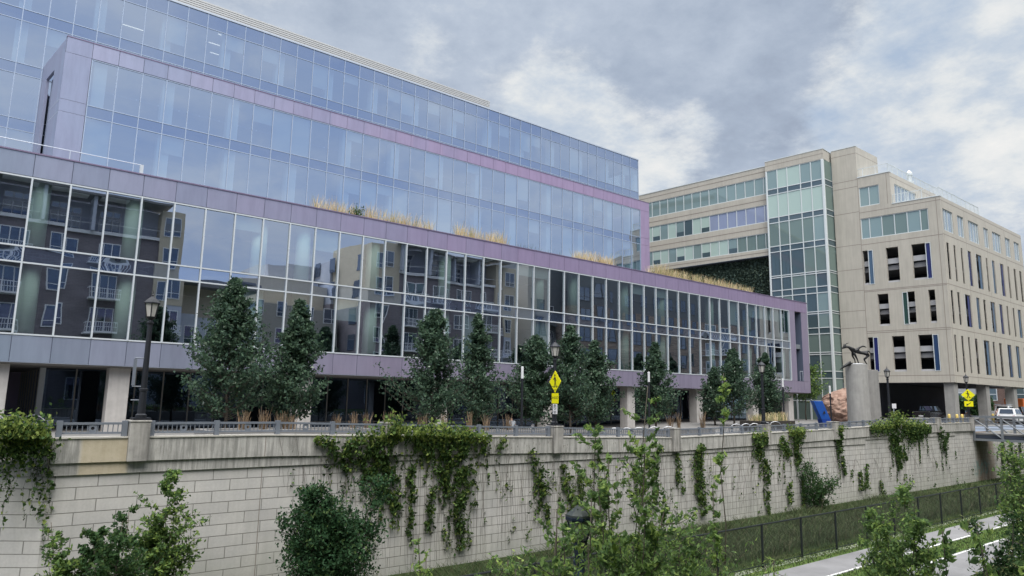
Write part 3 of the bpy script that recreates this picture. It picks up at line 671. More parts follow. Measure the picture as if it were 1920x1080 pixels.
# ground floor: columns, dark lobby glass
for x in (2.15, 7.5, 17.85, 28.1, 38.3, 48.35, 58.45, 68.3, 75.5, -8, -18):
    MB().box(x - .5, x + .5, D1 + .55, D1 + 1.45, grd(x) - .3, 1.37).build('column', M_CONC, GB, bevel=.02)
gl = MB(); gm = MB(); x = 4.6; y = 47.6
while x < 74:
    gl.quad((x, y, -2.6), (x + 1.55, y, -2.6), (x + 1.55, y, 1.37), (x, y, 1.37)); gm.box(x - .035, x + .035, y - .06, y - .003, -2.6, 1.37); x += 1.55
gm.box(4.6, 74.2, y - .055, y - .005, -1.75, -1.68)
gl.build('lobby_glass', M_GROUNDGLASS, GB); gm.build('lobby_mullion', mat('dark_mullion', (.34, .33, .31), .5, .2), GB)
MB().box(4.6, 74.2, 52, 52.2, -2.6, 1.37).build('lobby_inner_wall', M_DARK, GB)
gl = MB(); gm = MB()
for k in range(9):
    ya = 47.6 + 1.6 * k; gl.quad((4.55, ya, -2.6), (4.55, ya + 1.6, -2.6), (4.55, ya + 1.6, 1.3), (4.55, ya, 1.3)); gm.box(4.46, 4.54, ya - .04, ya + .04, -2.6, 1.37)
gl.build('entry_glass', M_GROUNDGLASS, GB); gm.build('entry_mullion', M_SOFF, GB); gm = MB(); gm.box(4.35, 4.62, 47.3, 47.58, -2.6, 1.37); gm.build('entry_post', M_WHITE, GB)
MB().box(-40, 5.2, 60.9, 61.1, -2.6, 1.37).build('entry_back_wall', mat('entry_purple', (.40, .34, .48), .7), GB)
MB().box(4.7, 4.8, 47.8, 61, -2.6, 1.3).build('entry_inner_wall', mat('entry_inner', (.36, .34, .33), .9, var=.5, vscale=.7), GB)
# terrace rail at left
MB().tube([(-12, 43.1, 12.86), (7.6, 43.1, 12.86)], .022, 6).build('terrace_rail', M_SILV, GB)
for x in (-6, -2, 1.0, 4.1): MB().box(x - .022, x + .022, 43.07, 43.13, 11.2, 12.84).build('rail_post', M_SILV, GB)
MB().box(7.5, 7.66, 42.95, 43.2, 11.2, 12.85).build('rail_end_box', M_WHITE, GB)
# upper block
fascia(D2, [4.32, 5.94] + mx2[1:] + [67.3], 23.80, 24.95, M_PANELU, 'upper_fascia')
MB().box(4.3, 67.32, D2 - .09, D2 + .4, 24.95, 25.02).build('parapet_cap', MATS['cap_purple'], GB)
for a, c, z0, z1 in ((4.32, 5.92, 11.2, 19.4), (4.32, 5.92, 19.42, 20.3), (4.32, 5.92, 20.32, 23.78), (65.66, 67.3, 11.2, 19.4), (65.66, 67.3, 19.42, 20.3), (65.66, 67.3, 20.32, 23.78)):
    MB().box(a, c, D2 - .06, D2 + .15, z0, z1).build('corner_panel', M_PANELU, GB, bevel=.006)
MB().box(5.94, 65.64, D2, D2 + .2, 11.2, 15.86).build('base_panel', M_PANELU, GB)
# left return of the upper block with two tall slots
e0, e1 = np.array([4.32, D2 + .16]), np.array([2.82, 69.0]); LL = np.linalg.norm(e1 - e0); uu = (e1 - e0) / LL
FS = (tuple(e0), tuple(uu), (-uu[1], uu[0]))
cuts = [0, 2.7, 5.0, 8.6, 10.9, LL]
for k in (0, 2, 4): MB().fbox(FS, cuts[k], cuts[k + 1] - (.3 if k == 2 else 0), .0, -.2, 11.2, 24.94).build('side_wall', M_PANELU, GB)
for k in (1, 3):
    MB().fbox(FS, cuts[k], cuts[k + 1], 0, -.2, 23.4, 24.94).build('side_wall', M_PANELU, GB); MB().fbox(FS, cuts[k] - .3, cuts[k + 1], -.35, -.45, 11.2, 23.4).build('slot_recess', M_SLOTL if k == 1 else M_SLOT, GB)
for z in (20.3, 19.4, 16.0): MB().fbox(FS, .02, 2.68, .008, .0, z - .02, z + .02).build('panel_seam', M_SILV, GB)
MB().box(67.2, 67.29, D2 + .16, D3, 11.2, 24.94).build('end_wall', M_PANELU, GB)
MB().box(5, 66.9, D2 + .3, D3 - .3, 24.1, 24.4).build('roof_slab', M_ROOF, GB); MB().box(5.96, 65.6, D2 + .25, D3 - .3, 19.55, 20.1).build('floor_slab', M_CEIL, GB); MB().box(5.96, 65.6, D2 + .25, D3 - .3, 15.3, 15.85).build('floor_slab', M_CEIL, GB)
MB().box(5.96, 65.6, D3 - .3, D3 - .2, 15.9, 24).build('inner_wall', M_INT, GB)
for x in (6.6, 11.2, 16.1, 21.2, 26.1, 31.0, 36.0, 40.8, 45.4, 50.6, 55.5, 60.4, 64.2):
    b = MB(); b.box(x - .42, x + .42, D2 + .25, D2 + 1.05, 15.86, 19.54); b.box(x - .42, x + .42, D2 + .25, D2 + 1.05, 20.11, 23.8); b.build('interior_column', M_ICOLU, GB)
# top block
MB().box(mx3[0], 73.3, D3 - .09, D3 + .3, 33.85, 34.0).build('parapet_cap', M_SILV, GB)
for z in (11.0, 15.3, 19.6, 24.0, 28.35): MB().box(mx3[0], 73.0, D3 + .2, 76, z, z + .55).build('floor_slab', M_CEIL, GB)
MB().box(mx3[0], 73.2, D3 + .2, 76, 32.9, 33.6).build('roof_slab', M_CEIL, GB)
MB().box(mx3[0], 62, 73, 73.2, 11.2, 33).build('inner_wall', M_INT, GB)
gl = MB(); gm = MB()
for k in range(8):
    ya = D3 + 1.66 * k
    for z0, z1 in ((24.8, 28.2), (29.15, 32.5)): gl.quad((73.2, ya, z0), (73.2, ya + 1.66, z0), (73.2, ya + 1.66, z1), (73.2, ya, z1))
    gm.box(73.16, 73.26, ya - .035, ya + .035, 11.2, 33.85)
gl.build('end_glass', M_GLASSU, GB); gm.build('end_mullion', M_SILV, GB)
b = MB()
for z0, z1 in ((11.2, 24.8), (28.2, 29.15), (32.5, 33.85)): b.box(73.1, 73.2, D3 + .1, 76, z0, z1)
b.build('end_spandrel', M_SPAN, GB)
for k in range(18):
    x = 72.2 - 5.02 * k; b = MB()
    b.box(x - .4, x + .4, D3 + .4, D3 + 1.2, 28.92, 32.88); b.box(x - .4, x + .4, D3 + .4, D3 + 1.2, 24.57, 28.33); b.build('interior_column', M_ICOLU, GB)
M_LIT = bpy.data.materials.new('lit_strip'); M_LIT.use_nodes = True
nb_ = M_LIT.node_tree.nodes['Principled BSDF']; nb_.inputs['Emission Color'].default_value = (1, .9, .75, 1); nb_.inputs['Emission Strength'].default_value = 1.3; nb_.inputs['Base Color'].default_value = (.8, .8, .75, 1)
for px, py in ((250, 52), (324, 77), (409, 85), (427, 70), (400, 100)):
    d = sight(px, py); k = 32.2 / d[2]; x, y = d[0] * k, d[1] * k
    if y < D3 + .6: k = (D3 + 1) / d[1]; x, y = d[0] * k, d[1] * k
    MB().box(x - .85 * (1 if px < 395 or px > 405 else .35), x + .85, y - .06, y + .06, min(32.8, d[2] * k), min(32.84, d[2] * k + .04)).build('ceiling_light', M_LIT, GB)
# roof louvres
b = MB()
for k in range(14): b.box(-12, 49.2, 66 - .01 * k, 66.3, 33.9 + .2 * k, 34.05 + .2 * k)
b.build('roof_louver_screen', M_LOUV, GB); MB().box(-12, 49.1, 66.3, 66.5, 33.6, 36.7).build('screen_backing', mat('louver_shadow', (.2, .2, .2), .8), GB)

# ------------------------------------------------------------------ the beige office and parking block
AL = rad(95.5); EU = (math.cos(AL), math.sin(AL)); EN = (-math.sin(AL), math.cos(AL))     # along its left front, and out of it
C0 = (88.19, 30.01)
BB = thing('parking_and_office_building', 'beige precast block of open parking decks, offices and a glazed stair tower at right', 'building', (C0[0], C0[1], -1.7))
FF = (C0, EU, EN); FR = (C0, (1, 0), (0, -1))
def shift(F, d): return ((F[0][0] + F[2][0] * d, F[0][1] + F[2][1] * d), F[1], F[2])
def P3(F, u, d, z): return (F[0][0] + F[1][0] * u + F[2][0] * d, F[0][1] + F[1][1] * u + F[2][1] * d, z)
def holed(F, u0, u1, z0, z1, holes, m, name, depth=.45):
    us = sorted(set([u0, u1] + [h[0] for h in holes] + [h[1] for h in holes])); zs = sorted(set([z0, z1] + [h[2] for h in holes] + [h[3] for h in holes]))
    b = MB()
    for a, c in zip(us, us[1:]):
        for p, q in zip(zs, zs[1:]):
            um, zm = (a + c) / 2, (p + q) / 2
            if any(h[0] < um < h[1] and h[2] < zm < h[3] for h in holes): continue
            b.quad(P3(F, a, 0, p), P3(F, c, 0, p), P3(F, c, 0, q), P3(F, a, 0, q))
    for h in holes:
        a, c, p, q = h[:4]
        b.quad(P3(F, a, 0, p), P3(F, a, -depth, p), P3(F, a, -depth, q), P3(F, a, 0, q)); b.quad(P3(F, c, 0, p), P3(F, c, -depth, p), P3(F, c, -depth, q), P3(F, c, 0, q))
        b.quad(P3(F, a, 0, p), P3(F, c, 0, p), P3(F, c, -depth, p), P3(F, a, -depth, p)); b.quad(P3(F, a, 0, q), P3(F, c, 0, q), P3(F, c, -depth, q), P3(F, a, -depth, q))
    return b.build(name, m, BB)
def band_line(F, u0, u1, z, h=.07, m=None):
    MB().fbox(F, u0, u1, .006, -.01, z - h / 2, z + h / 2).build('panel_joint', m or M_JOINT, BB)
def window(F, u0, u1, z0, z1, mull, gl, d=-.14, fr=.09):
    w = MB()
    w.fbox(F, u0, u1, d + .07, d - .03, z0, z0 + fr); w.fbox(F, u0, u1, d + .07, d - .03, z1 - fr, z1)
    for u in [u0 + fr / 2] + list(mull) + [u1 - fr / 2]: w.fbox(F, u - fr / 2, u + fr / 2, d + .065, d - .025, z0 + fr, z1 - fr)
    o = w.build('window', M_FRAME, BB)
    e = [u0 + fr] + list(mull) + [u1 - fr]
    gs = gl if isinstance(gl, list) else [gl] * (len(e) - 1)
    for (a, c), g in zip(zip(e, e[1:]), gs):
        MB().quad(P3(F, a, d, z0 + fr), P3(F, c, d, z0 + fr), P3(F, c, d, z1 - fr), P3(F, a, d, z1 - fr)).build('pane', M_BGLASS[g], o)
    return o
JW = 8.95
ROWS = [(14.83, 19.12), (9.65, 13.53), (4.16, 8.35)]
# left front: low part 0..5.2 (roof 24.45), block 5.2..8.95 (roof 28.6)
opF = [[(7.65, 8.88), (4.83, 6.2), (1.34, 3.38)], [(6.27, 7.47), (3.40, 4.74), (1.29, 1.97)], [(7.7, 8.87), (4.81, 6.18), (1.27, 3.36)]]
fins = [[(7.68, 8.25, M_FINL), (1.36, 1.92, M_FINB)], [(4.16, 4.74, M_FING)], [(7.72, 8.3, M_FINB), (1.29, 1.9, M_FINN)]]
holes = [(a, c, z0, z1) for (z0, z1), r in zip(ROWS, opF) for a, c in r] + [(1.36, 8.88, 20.6, 23.22)]
holed(FF, 0, JW, 2.87, 24.45, holes, M_BEIGE, 'front_wall')
holed(FF, 5.2, JW, 24.451, 28.55, [(6.5, 8.85, 24.74, 27.24)], M_BEIGE, 'front_wall')
window(FF, 1.36, 8.88, 20.6, 23.22, [2.2, 3.62, 5.03, 6.45, 7.87], [4, 1, 4, 4, 1, 1])
window(FF, 6.5, 8.85, 24.74, 27.24, [7.7], [1, 1])
FRIN = .45
for (z0, z1), r in zip(ROWS, opF):
    for a, c in r:
        h = z1 - z0; b = MB()
        b.fbox(FF, a + .002, c - .002, -.15, -.3, z0 + .002, z0 + .24); b.build('opening_sill', M_GBEAM, BB); b = MB(); b.fbox(FF, a - .2, c + .2, -.46, -.7, z0 + h * .55, z0 + h * .70); b.build('deck_edge', M_GBEAM, BB)
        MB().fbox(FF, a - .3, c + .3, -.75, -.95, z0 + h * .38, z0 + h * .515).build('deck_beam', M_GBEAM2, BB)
for (z0, z1), r in zip(ROWS, fins):
    for a, c, m in r:
        b = MB(); b.fbox(FF, a, a + .07, .03, -.2, z0 + .01, z1 - .01); b.fbox(FF, c - .07, c, .03, -.2, z0 + .01, z1 - .01); b.fbox(FF, a + .07, c - .07, .03, -.2, z0 + .01, z0 + .07); b.fbox(FF, a + .07, c - .07, .03, -.2, z1 - .07, z1 - .01)
        o = b.build('fin_frame', M_FRAME, BB); MB().fbox(FF, a + .07, c - .07, -.05, -.09, z0 + .07, z1 - .07).build('fin_glass', m, o)
for z in (19.88, 14.1, 13.95 - .0, 9.05, 8.85, 3.68): band_line(FF, 0, JW, z)
for z in (24.0, ): band_line(FF, 0, 8.95, z)
for u, z0, z1 in ((.45, 2.9, 24.3), (5.6, 24.6, 28.4), (JW, 2.9, 28.5)): MB().fbox(FF, u - .03, u + .03, .005, -.01, z0, z1).build('panel_joint', M_JOINT, BB)
# wall strip beside the tower, and the tall stair head
holed(FF, JW, 12.0, -2, 32.8, [], M_BEIGE, 'stair_wall')
for z in (31.9, 28.4, 27.5, 24.2, 20.0, 16.9, 14.2, 11.7, 9.6, 6.55, 3.65, .6): band_line(FF, JW + .04, 12.0, z, .06)
holed(((C0[0] + EU[0] * JW, C0[1] + EU[1] * JW), (1, 0), (0, -1)), 0, 6.2, 24, 32.8, [], M_BEIGE, 'stair_side_wall')
MB().fbox(FF, JW - .04, 12.0, .04, -6.1, 32.8, 32.9).build('roof_cap', M_FRAME, BB)
band_line(((C0[0] + EU[0] * JW, C0[1] + EU[1] * JW), (1, 0), (0, -1)), 0, 6.2, 31.9, .06)
o5 = (C0[0] + EU[0] * 5.2, C0[1] + EU[1] * 5.2); F5 = (o5, (1, 0), (0, -1))
holed(F5, 0, 26, 24.3, 28.55, [(1.2, 7.6, 24.9, 27.3)], M_BEIGE, 'upper_side_wall'); window(F5, 1.2, 7.6, 24.9, 27.3, [2.2, 3.3, 4.4, 5.5, 6.6], 5); band_line(F5, 0, 26, 28.0)
MB().fbox(FF, 5.15, JW, .05, -26, 28.55, 28.66).build('roof_cap', M_FRAME, BB)
MB().fbox(FF, -.05, 5.15, .05, -29, 24.45, 24.56).build('roof_cap', M_FRAME, BB)
def roofrail(F, u0, u1, z, d, step=1.4):
    b = MB(); k = max(1, int((u1 - u0) / step))
    for i in range(k + 1): u = u0 + (u1 - u0) * i / k; b.fbox(F, u - .03, u + .03, d + .03, d - .03, z, z + 1.08)
    b.fbox(F, u0, u1, d + .035, d - .035, z + 1.08, z + 1.14)
    n = int((u1 - u0) / .16)
    for i in range(n): u = u0 + (u1 - u0) * i / n; b.fbox(F, u - .008, u + .008, d + .008, d - .008, z + .05, z + 1.08)
    b.build('roof_railing', M_FRAME, BB)
roofrail(FF, .4, 5.1, 24.56, -.3); roofrail(FR, .3, 13.5, 24.56, -.3); roofrail(FF, 5.4, JW + .9, 28.66, -.3); roofrail(F5, .3, 16, 28.66, -.3)
b = MB(); b.lathe(C0[0] + 9, C0[1] + 6.5, [(.5, 28.6), (.5, 29.6), (.25, 29.7), (.25, 30.4), (.4, 30.5), (.4, 30.8), (.1, 31.2)], 10); b.build('roof_vent', M_FRAME, BB)
# right face
rW = [(.45, 3.5, [1.2, 2.0]), (4.95, 6.95, [5.9]), (8.5, 12.0, [9.3, 10.3, 11.2]), (13.75, 15.5, [14.5]), (17.0, 20.2, [18.0, 19.1]), (21.95, 24.0, [22.9]), (25.6, 27.8, [26.7])]
rS = [[(.89, 1.46), (3.04, 3.48), (5.26, 5.71), (7.39, 8.48), (10.08, 12.05), (13.71, 14.22), (15.77, 16.81), (18.79, 20.24), (21.96, 22.51), (24.44, 25.22), (26.84, 27.64)],
      [(.99, 1.54), (2.99, 3.56), (5.19, 7.02), (8.89, 10.0), (11.45, 12.11), (13.8, 15.5), (17.08, 18.33), (19.99, 20.54), (22.43, 23.0), (24.35, 25.73)],
      [(.95, 1.35), (3.06, 3.58), (5.16, 5.59), (7.33, 8.1), (10.14, 12.13), (13.44, 14.05), (15.77, 16.65), (18.7, 20.28), (22.03, 23.54), (25.5, 26.5)]]
rZ = [(14.70, 19.04), (9.57, 13.43), (4.08, 8.29)]
holed(FR, 0, 29.0, 2.86, 24.45, [(a, c, 20.45, 23.06) for a, c, _ in rW] + [(a - .06, c + .06, z0, z1) for (z0, z1), r in zip(rZ, rS) for a, c in r], M_BEIGE, 'side_wall', .10)
for a, c, mu in rW: window(FR, a, c, 20.45, 23.06, mu, 5)
for i, ((z0, z1), r) in enumerate(zip(rZ, rS)):
    for j, (a, c) in enumerate(r):
        if c - a > 1.0:
            b = MB(); b.fbox(FR, a, a + .1, .0, -.5, z0, z1); o = b.build('fin_frame', M_FRAME, BB)
            MB().fbox(FR, c - (c - a) * .38, c - .05, -.1, -.14, z0 + .05, z1 - .05).build('fin_glass', [M_FINL, M_FINN, M_FINL, M_FINB][(i + j) % 4], o)
        elif j % 3 == 2: MB().fbox(FR, a + .05, a + (c - a) * .5, -.1, -.14, z0 + .05, z1 - .05).build('fin_glass', M_FINL, BB)
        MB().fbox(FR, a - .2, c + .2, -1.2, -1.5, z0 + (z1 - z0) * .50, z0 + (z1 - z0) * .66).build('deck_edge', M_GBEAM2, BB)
for z in (24.0, 19.95, 14.1, 9.0, 3.65): band_line(FR, 0, 29, z)
for u in (.45, 7.3, 14.6, 21.8): MB().fbox(FR, u - .02, u + .02, .005, -.01, 2.9, 24.0).build('panel_joint', M_JOINT, BB)
holed(((C0[0] + 29, C0[1]), (0, 1), (1, 0)), 0, 25, 2.86, 24.45, [], M_BEIGE, 'end_wall')
# inside of the decks, underside, ground columns
b = MB()
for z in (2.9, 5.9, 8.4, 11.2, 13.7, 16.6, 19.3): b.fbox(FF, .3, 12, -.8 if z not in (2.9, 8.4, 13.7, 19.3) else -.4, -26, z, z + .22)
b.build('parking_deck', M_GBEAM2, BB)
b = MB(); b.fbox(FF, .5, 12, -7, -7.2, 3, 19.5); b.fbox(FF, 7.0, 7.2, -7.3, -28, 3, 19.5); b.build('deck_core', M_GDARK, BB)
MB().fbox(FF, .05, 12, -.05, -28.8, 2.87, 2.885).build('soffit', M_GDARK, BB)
MB().fbox(FF, .4, 12, -.5, -28.5, 24.1, 24.4).build('roof_slab', M_ROOF, BB)
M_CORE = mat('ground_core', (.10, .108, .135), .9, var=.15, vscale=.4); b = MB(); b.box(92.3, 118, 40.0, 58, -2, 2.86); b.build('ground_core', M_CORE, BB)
b = MB(); b.fbox(FF, 9.1, 12.2, -.02, -8, -2, 2.86); b.build('ground_core', M_CORE, BB)
for x, y in ((88.45, 30.25), (98.6, 30.25), (108.8, 30.25), (88.0, 41.2)):
    MB().box(x, x + 1.15, y, y + 1.05, -2, 2.868).build('ground_column', M_PED, BB, bevel=.03)
MB().box(93.2, 93.35, 39.9, 39.99, 0, 2.0).build('ground_door', M_GBEAM2, BB)
# glazed tower
FT = shift(FF, 1.9); TU = [12.39, 13.92, 15.33, 17.08, 18.43, 19.93]
TZs = [-1.9, .62, 3.38, 4.25, 6.35, 6.60, 8.91, 9.68, 11.48, 11.74, 14.1, 14.9, 16.62, 16.87, 20.1, 20.88, 24.07, 24.82, 28.01, 28.78, 31.4]
spz = {3.38, 6.35, 8.91, 11.48, 14.1, 16.62, 20.1, 24.07, 28.01}
b = MB()
for u in TU[1:-1]: b.fbox(FT, u - .055, u + .055, .07, -.05, -1.9, 31.4)
for z in TZs: b.fbox(FT, TU[0] + .2, TU[-1] - .1, .06, -.045, z - .055, z + .055)
b.build('tower_mullion_grid', M_FRAME, BB)
b = MB(); b.fbox(FT, TU[0] - .12, TU[0] + .2, .12, -.2, -1.9, 31.42); b.fbox(FT, TU[-1] - .12, TU[-1] + .12, .1, -.2, -1.9, 31.42); b.build('tower_corner_post', M_FRAME, BB, bevel=.05)
trng = random.Random(4)
pick_t = {20: [2, 0, 1, 0, 1], 18: [0, 0, 0, 0, 0], 16: [0, 0, 0, 0, 0]}
for k, (z0, z1) in enumerate(zip(TZs, TZs[1:])):
    for i, (a, c) in enumerate(zip(TU, TU[1:])):
        g = 2 if z0 in spz else (0 if z0 > 24 else trng.choice([1, 4, 4]) if z0 > 20.5 else trng.choice([4, 4, 2, 4, 1]) if z0 > 4 else 4)
        if z0 > 28.5: g = [1, 1, 0, 0, 1][i]
        lab = MB().quad(P3(FT, a, 0, z0 + .05), P3(FT, c, 0, z0 + .05), P3(FT, c, 0, z1 - .05), P3(FT, a, 0, z1 - .05)).build('tower_pane', M_BGLASS[g], BB)
FTS = (P3(FT, 12.3, 0, 0)[:2], (1, 0), (0, -1))
for z0, z1 in zip(TZs, TZs[1:]):
    MB().quad(P3(FTS, .1, .0, z0 + .04), P3(FTS, 2.2, 0, z0 + .04), P3(FTS, 2.2, 0, z1 - .04), P3(FTS, .1, 0, z1 - .04)).build('tower_side_pane', M_BGLASS[2 if z0 in spz else 4], BB); MB().fbox(FTS, .1, 2.2, .05, -.03, z0 - .04, z0 + .04).build('tower_side_transom', M_FRAME, BB)
b = MB(); b.fbox(FT, 12.25, 20.05, .1, -6, 31.42, 32.75); b.build('tower_parapet', M_BEIGE, BB); MB().fbox(FT, 12.2, 20.1, .14, -6.04, 32.75, 32.84).build('roof_cap', M_FRAME, BB)
MB().fbox(FT, 12.25, 20.05, .106, .09, 32.1, 32.17).build('panel_joint', M_JOINT, BB)
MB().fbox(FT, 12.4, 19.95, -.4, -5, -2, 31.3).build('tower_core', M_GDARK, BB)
# left wing over the living wall
FW = shift(FF, 1.2); WU = [20.1] + [20.74, 22.07] + [23.48 + 1.405 * i for i in range(12)] + [40.3]
wrows = [(28.52, 31.0, [1] * 15), (24.6, 27.05, [3, 3, 3, 3, 3, 3, 3, 0, 0, 2, 1, 0, 1, 0, 0]), (20.87, 23.1, [4, 4, 4, 4, 1, 0, 0, 0, 1, 0, 0, 1, 0, 0, 1])]
holed(FW, 20.0, 41.5, 20.0, 32.45, [(20.1, 40.3, a, c) for a, c, _ in wrows], M_BEIGE, 'wing_wall', .3)
for z0, z1, g in wrows:
    w = MB(); d = -.12
    w.fbox(FW, 20.1, 40.3, d + .08, d - .03, z0, z0 + .1); w.fbox(FW, 20.1, 40.3, d + .08, d - .03, z1 - .08, z1)
    for u in WU[1:-1]: w.fbox(FW, u - .045, u + .045, d + .075, d - .025, z0 + .1, z1 - .08)
    w.build('wing_window_frame', M_FRAME, BB)
    for i, (a, c) in enumerate(zip(WU, WU[1:])):
        if i < 15: MB().quad(P3(FW, a, d, z0 + .1), P3(FW, c, d, z0 + .1), P3(FW, c, d, z1 - .08), P3(FW, a, d, z1 - .08)).build('wing_pane', M_BGLASS[g[i]], BB)
        if g[i] in (0, 1) and i % 3 == 1 and z0 < 28: MB().quad(P3(FW, a + .05, d + .004, z0 + .1), P3(FW, c - .05, d + .004, z0 + .1), P3(FW, c - .05, d + .004, z0 + .8), P3(FW, a + .05, d + .004, z0 + .8)).build('blind_gap', M_BGLASS[2], BB)
for z in (31.75, 27.75, 23.85, 20.45): MB().fbox(FW, 20.0, 41.5, .012, -.01, z - .05, z + .05).build('panel_joint', M_JOINT, BB)
MB().fbox(FW, 20.0, 41.5, .06, -12, 32.45, 32.56).build('roof_cap', M_FRAME, BB)
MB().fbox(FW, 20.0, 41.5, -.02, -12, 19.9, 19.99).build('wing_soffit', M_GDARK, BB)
MB().fbox(FW, 20.0, 41.5, -1.1, -1.3, 8, 19.9).build('living_wall', M_GREENW, BB)
rng = np.random.default_rng(5); n = 9000
uu_ = rng.uniform(20.1, 41, n); zz_ = rng.uniform(12.5, 19.85, n)
Cw = np.array([P3(FW, u, -1.06 + d, z) for u, d, z in zip(uu_, rng.uniform(0, .16, n), zz_)])
V, F = leafquads(Cw, .34, rng, wid=.7, facing=(-1, -.1, .3)); npmesh('living_wall_leaves', V, F, [mat('lw_dark', (.05, .085, .07), .8), mat('lw_mid', (.085, .13, .10), .8), mat('lw_light', (.14, .19, .13), .8)], pick(rng, n, (.5, .4, .1)), BB)
b = MB(); b.box(82.4, 83.2, 47, 49.5, -2, .62); b.build('tower_base_wall', M_DARK, BB)
for u in (13.9, 15.4, 17.1, 18.4): MB().fbox(FT, u - .09, u + .09, .09, -.1, -1.9, .62).build('tower_base_post', M_WHITE, BB)

# ------------------------------------------------------------------ street lamps on the piers
def make_lamp(label, loc, first=None):
    if first is not None:
        t = copy_tree(first); t.location = loc; t['label'] = label; return t
    t = thing('street_lamp', label, 'street lamp', loc, 'black lantern street lamps on the wall piers')
    x, y, z = loc
    b = MB(); b.box(x - .26, x + .26, y - .26, y + .26, z + .002, z + .07); b.lathe(x, y, [(.17, z + .07), (.17, z + .16), (.12, z + .2), (.105, z + .9), (.13, z + .92), (.13, z + .98), (.095, z + 1.0), (.075, z + 3.05), (.11, z + 3.08), (.11, z + 3.12), (.07, z + 3.15), (.06, z + 3.2)], 12)
    b.build('pole', M_BLACK, t)
    MB().lathe(x, y, [(.06, z + 3.19), (.14, z + 3.26), (.16, z + 3.3)], 12).build('lantern_base', M_BLACK, t)
    MB().lathe(x, y, [(.135, z + 3.3), (.215, z + 3.72)], 6, rot=.3).build('lantern_glass', M_LAMPG, t)
    b = MB()
    for k in range(6):
        q = .3 + math.pi / 3 * k; b.tube([(x + .145 * math.cos(q), y + .145 * math.sin(q), z + 3.29), (x + .228 * math.cos(q), y + .228 * math.sin(q), z + 3.74)], .018, 4)
    b.build('lantern_cage', M_BLACK, t)
    MB().lathe(x, y, [(.27, z + 3.72), (.27, z + 3.76), (.17, z + 3.86), (.06, z + 3.95), (.035, z + 3.97)], 6, rot=.3).build('lantern_roof', M_BLACK, t)
    MB().lathe(x, y, [(.02, z + 3.96), (.035, z + 4.0), (.015, z + 4.05), (.004, z + 4.17)], 8).build('finial', M_BLACK, t)
    return t
lamp0 = make_lamp('black lantern street lamp at far left, with empty banner arms on its pole', (5.12, WY, cope(5.1) + .50))
for x, lb in ((22.95, 'black lantern street lamp above the yellow AHEAD crosswalk sign'), (40.95, 'black lantern street lamp in front of the right end trees of the glass building'),
              (59.2, 'black lantern street lamp rising from the big vine mound by the pylons'), (76.25, 'black lantern street lamp on the last pier, above the crosswalk sign with arrow')):
    make_lamp(lb, (x, WY, cope(x) + .50), lamp0)
x, y, z = 5.12, WY, cope(5.1) + .5
ba = MB()
for h in (.62, 1.05, 1.95): ba.tube([(x - .34, y, z + h), (x + .02, y, z + h)], .018, 5)
o = ba.build('banner_arm', M_RAIL, lamp0)
MB().box(x - .32, x - .27, y - .02, y + .25, z + 1.08, z + 1.92).build('banner_plate', M_RAIL, lamp0)

# ------------------------------------------------------------------ signs
def text_mesh(s, size):
    c = bpy.data.curves.new('lettering', 'FONT'); c.body = s; c.size = size; c.align_x = 'CENTER'; c.align_y = 'CENTER'
    o = bpy.data.objects.new('lettering', c); COL.objects.link(o)
    dg = bpy.context.evaluated_depsgraph_get(); me = bpy.data.meshes.new_from_object(o.evaluated_get(dg))
    vs = [tuple(v.co) for v in me.vertices]; fs = [tuple(p.vertices) for p in me.polygons]
    bpy.data.objects.remove(o); bpy.data.curves.remove(c); bpy.data.meshes.remove(me)
    return vs, fs
def plate_frame(cx, cy, ang):         # ang: direction the face looks to
    n = (math.cos(ang), math.sin(ang)); u = (-math.sin(ang), math.cos(ang))   # u to the viewer's right
    return ((cx, cy), u, n)
def flat(F, pts, z, d, mb): mb.add([P3(F, a, d, z + b) for a, b in pts], [tuple(range(len(pts)))])
def circle(r, n=16, cx=0, cy=0, sx=1): return [(cx + r * sx * math.cos(2 * math.pi * i / n), cy + r * math.sin(2 * math.pi * i / n)) for i in range(n)]
def walker(mb, F, z, d, k, mir=1):
    P = lambda pts: flat(F, [(a * k * mir, b * k) for a, b in (pts if mir > 0 else pts[::-1])], z, d, mb)
    P(circle(.062, 14, -.03, .33))
    P([(-.085, .24), (.0, .25), (.075, .02), (.06, -.04), (-.045, -.04), (-.075, .02)])          # trunk
    P([(-.045, -.03), (.02, -.03), (-.075, -.36), (-.16, -.36), (-.155, -.33), (-.125, -.325)])      # rear leg
    P([(.0, -.03), (.062, -.03), (.10, -.17), (.185, -.33), (.19, -.36), (.12, -.36), (.04, -.19)])    # front leg
    P([(-.07, .235), (-.045, .18), (-.14, .09), (-.215, .11), (-.20, .145), (-.15, .14)])            # arm
    P([(.0, .24), (.055, .2), (.105, .11), (.165, .03), (.135, .01), (.075, .08)])
def ring(mb, F, z, d, r0, r1, n=24):
    for i in range(n):
        a, b_ = 2 * math.pi * i / n, 2 * math.pi * (i + 1) / n
        flat(F, [(r0 * math.cos(a), r0 * math.sin(a)), (r1 * math.cos(a), r1 * math.sin(a)), (r1 * math.cos(b_), r1 * math.sin(b_)), (r0 * math.cos(b_), r0 * math.sin(b_))], z, d, mb)
def diamond(F, z, t, r=.525):
    b = MB(); b.prism([P3(F, a, .012, z + c) for a, c in ((0, -r), (r, 0), (0, r), (-r, 0))], tuple(-.012 * q for q in (*F[2], 0))); o = b.build('diamond_sign', M_YEL, t)
    return o
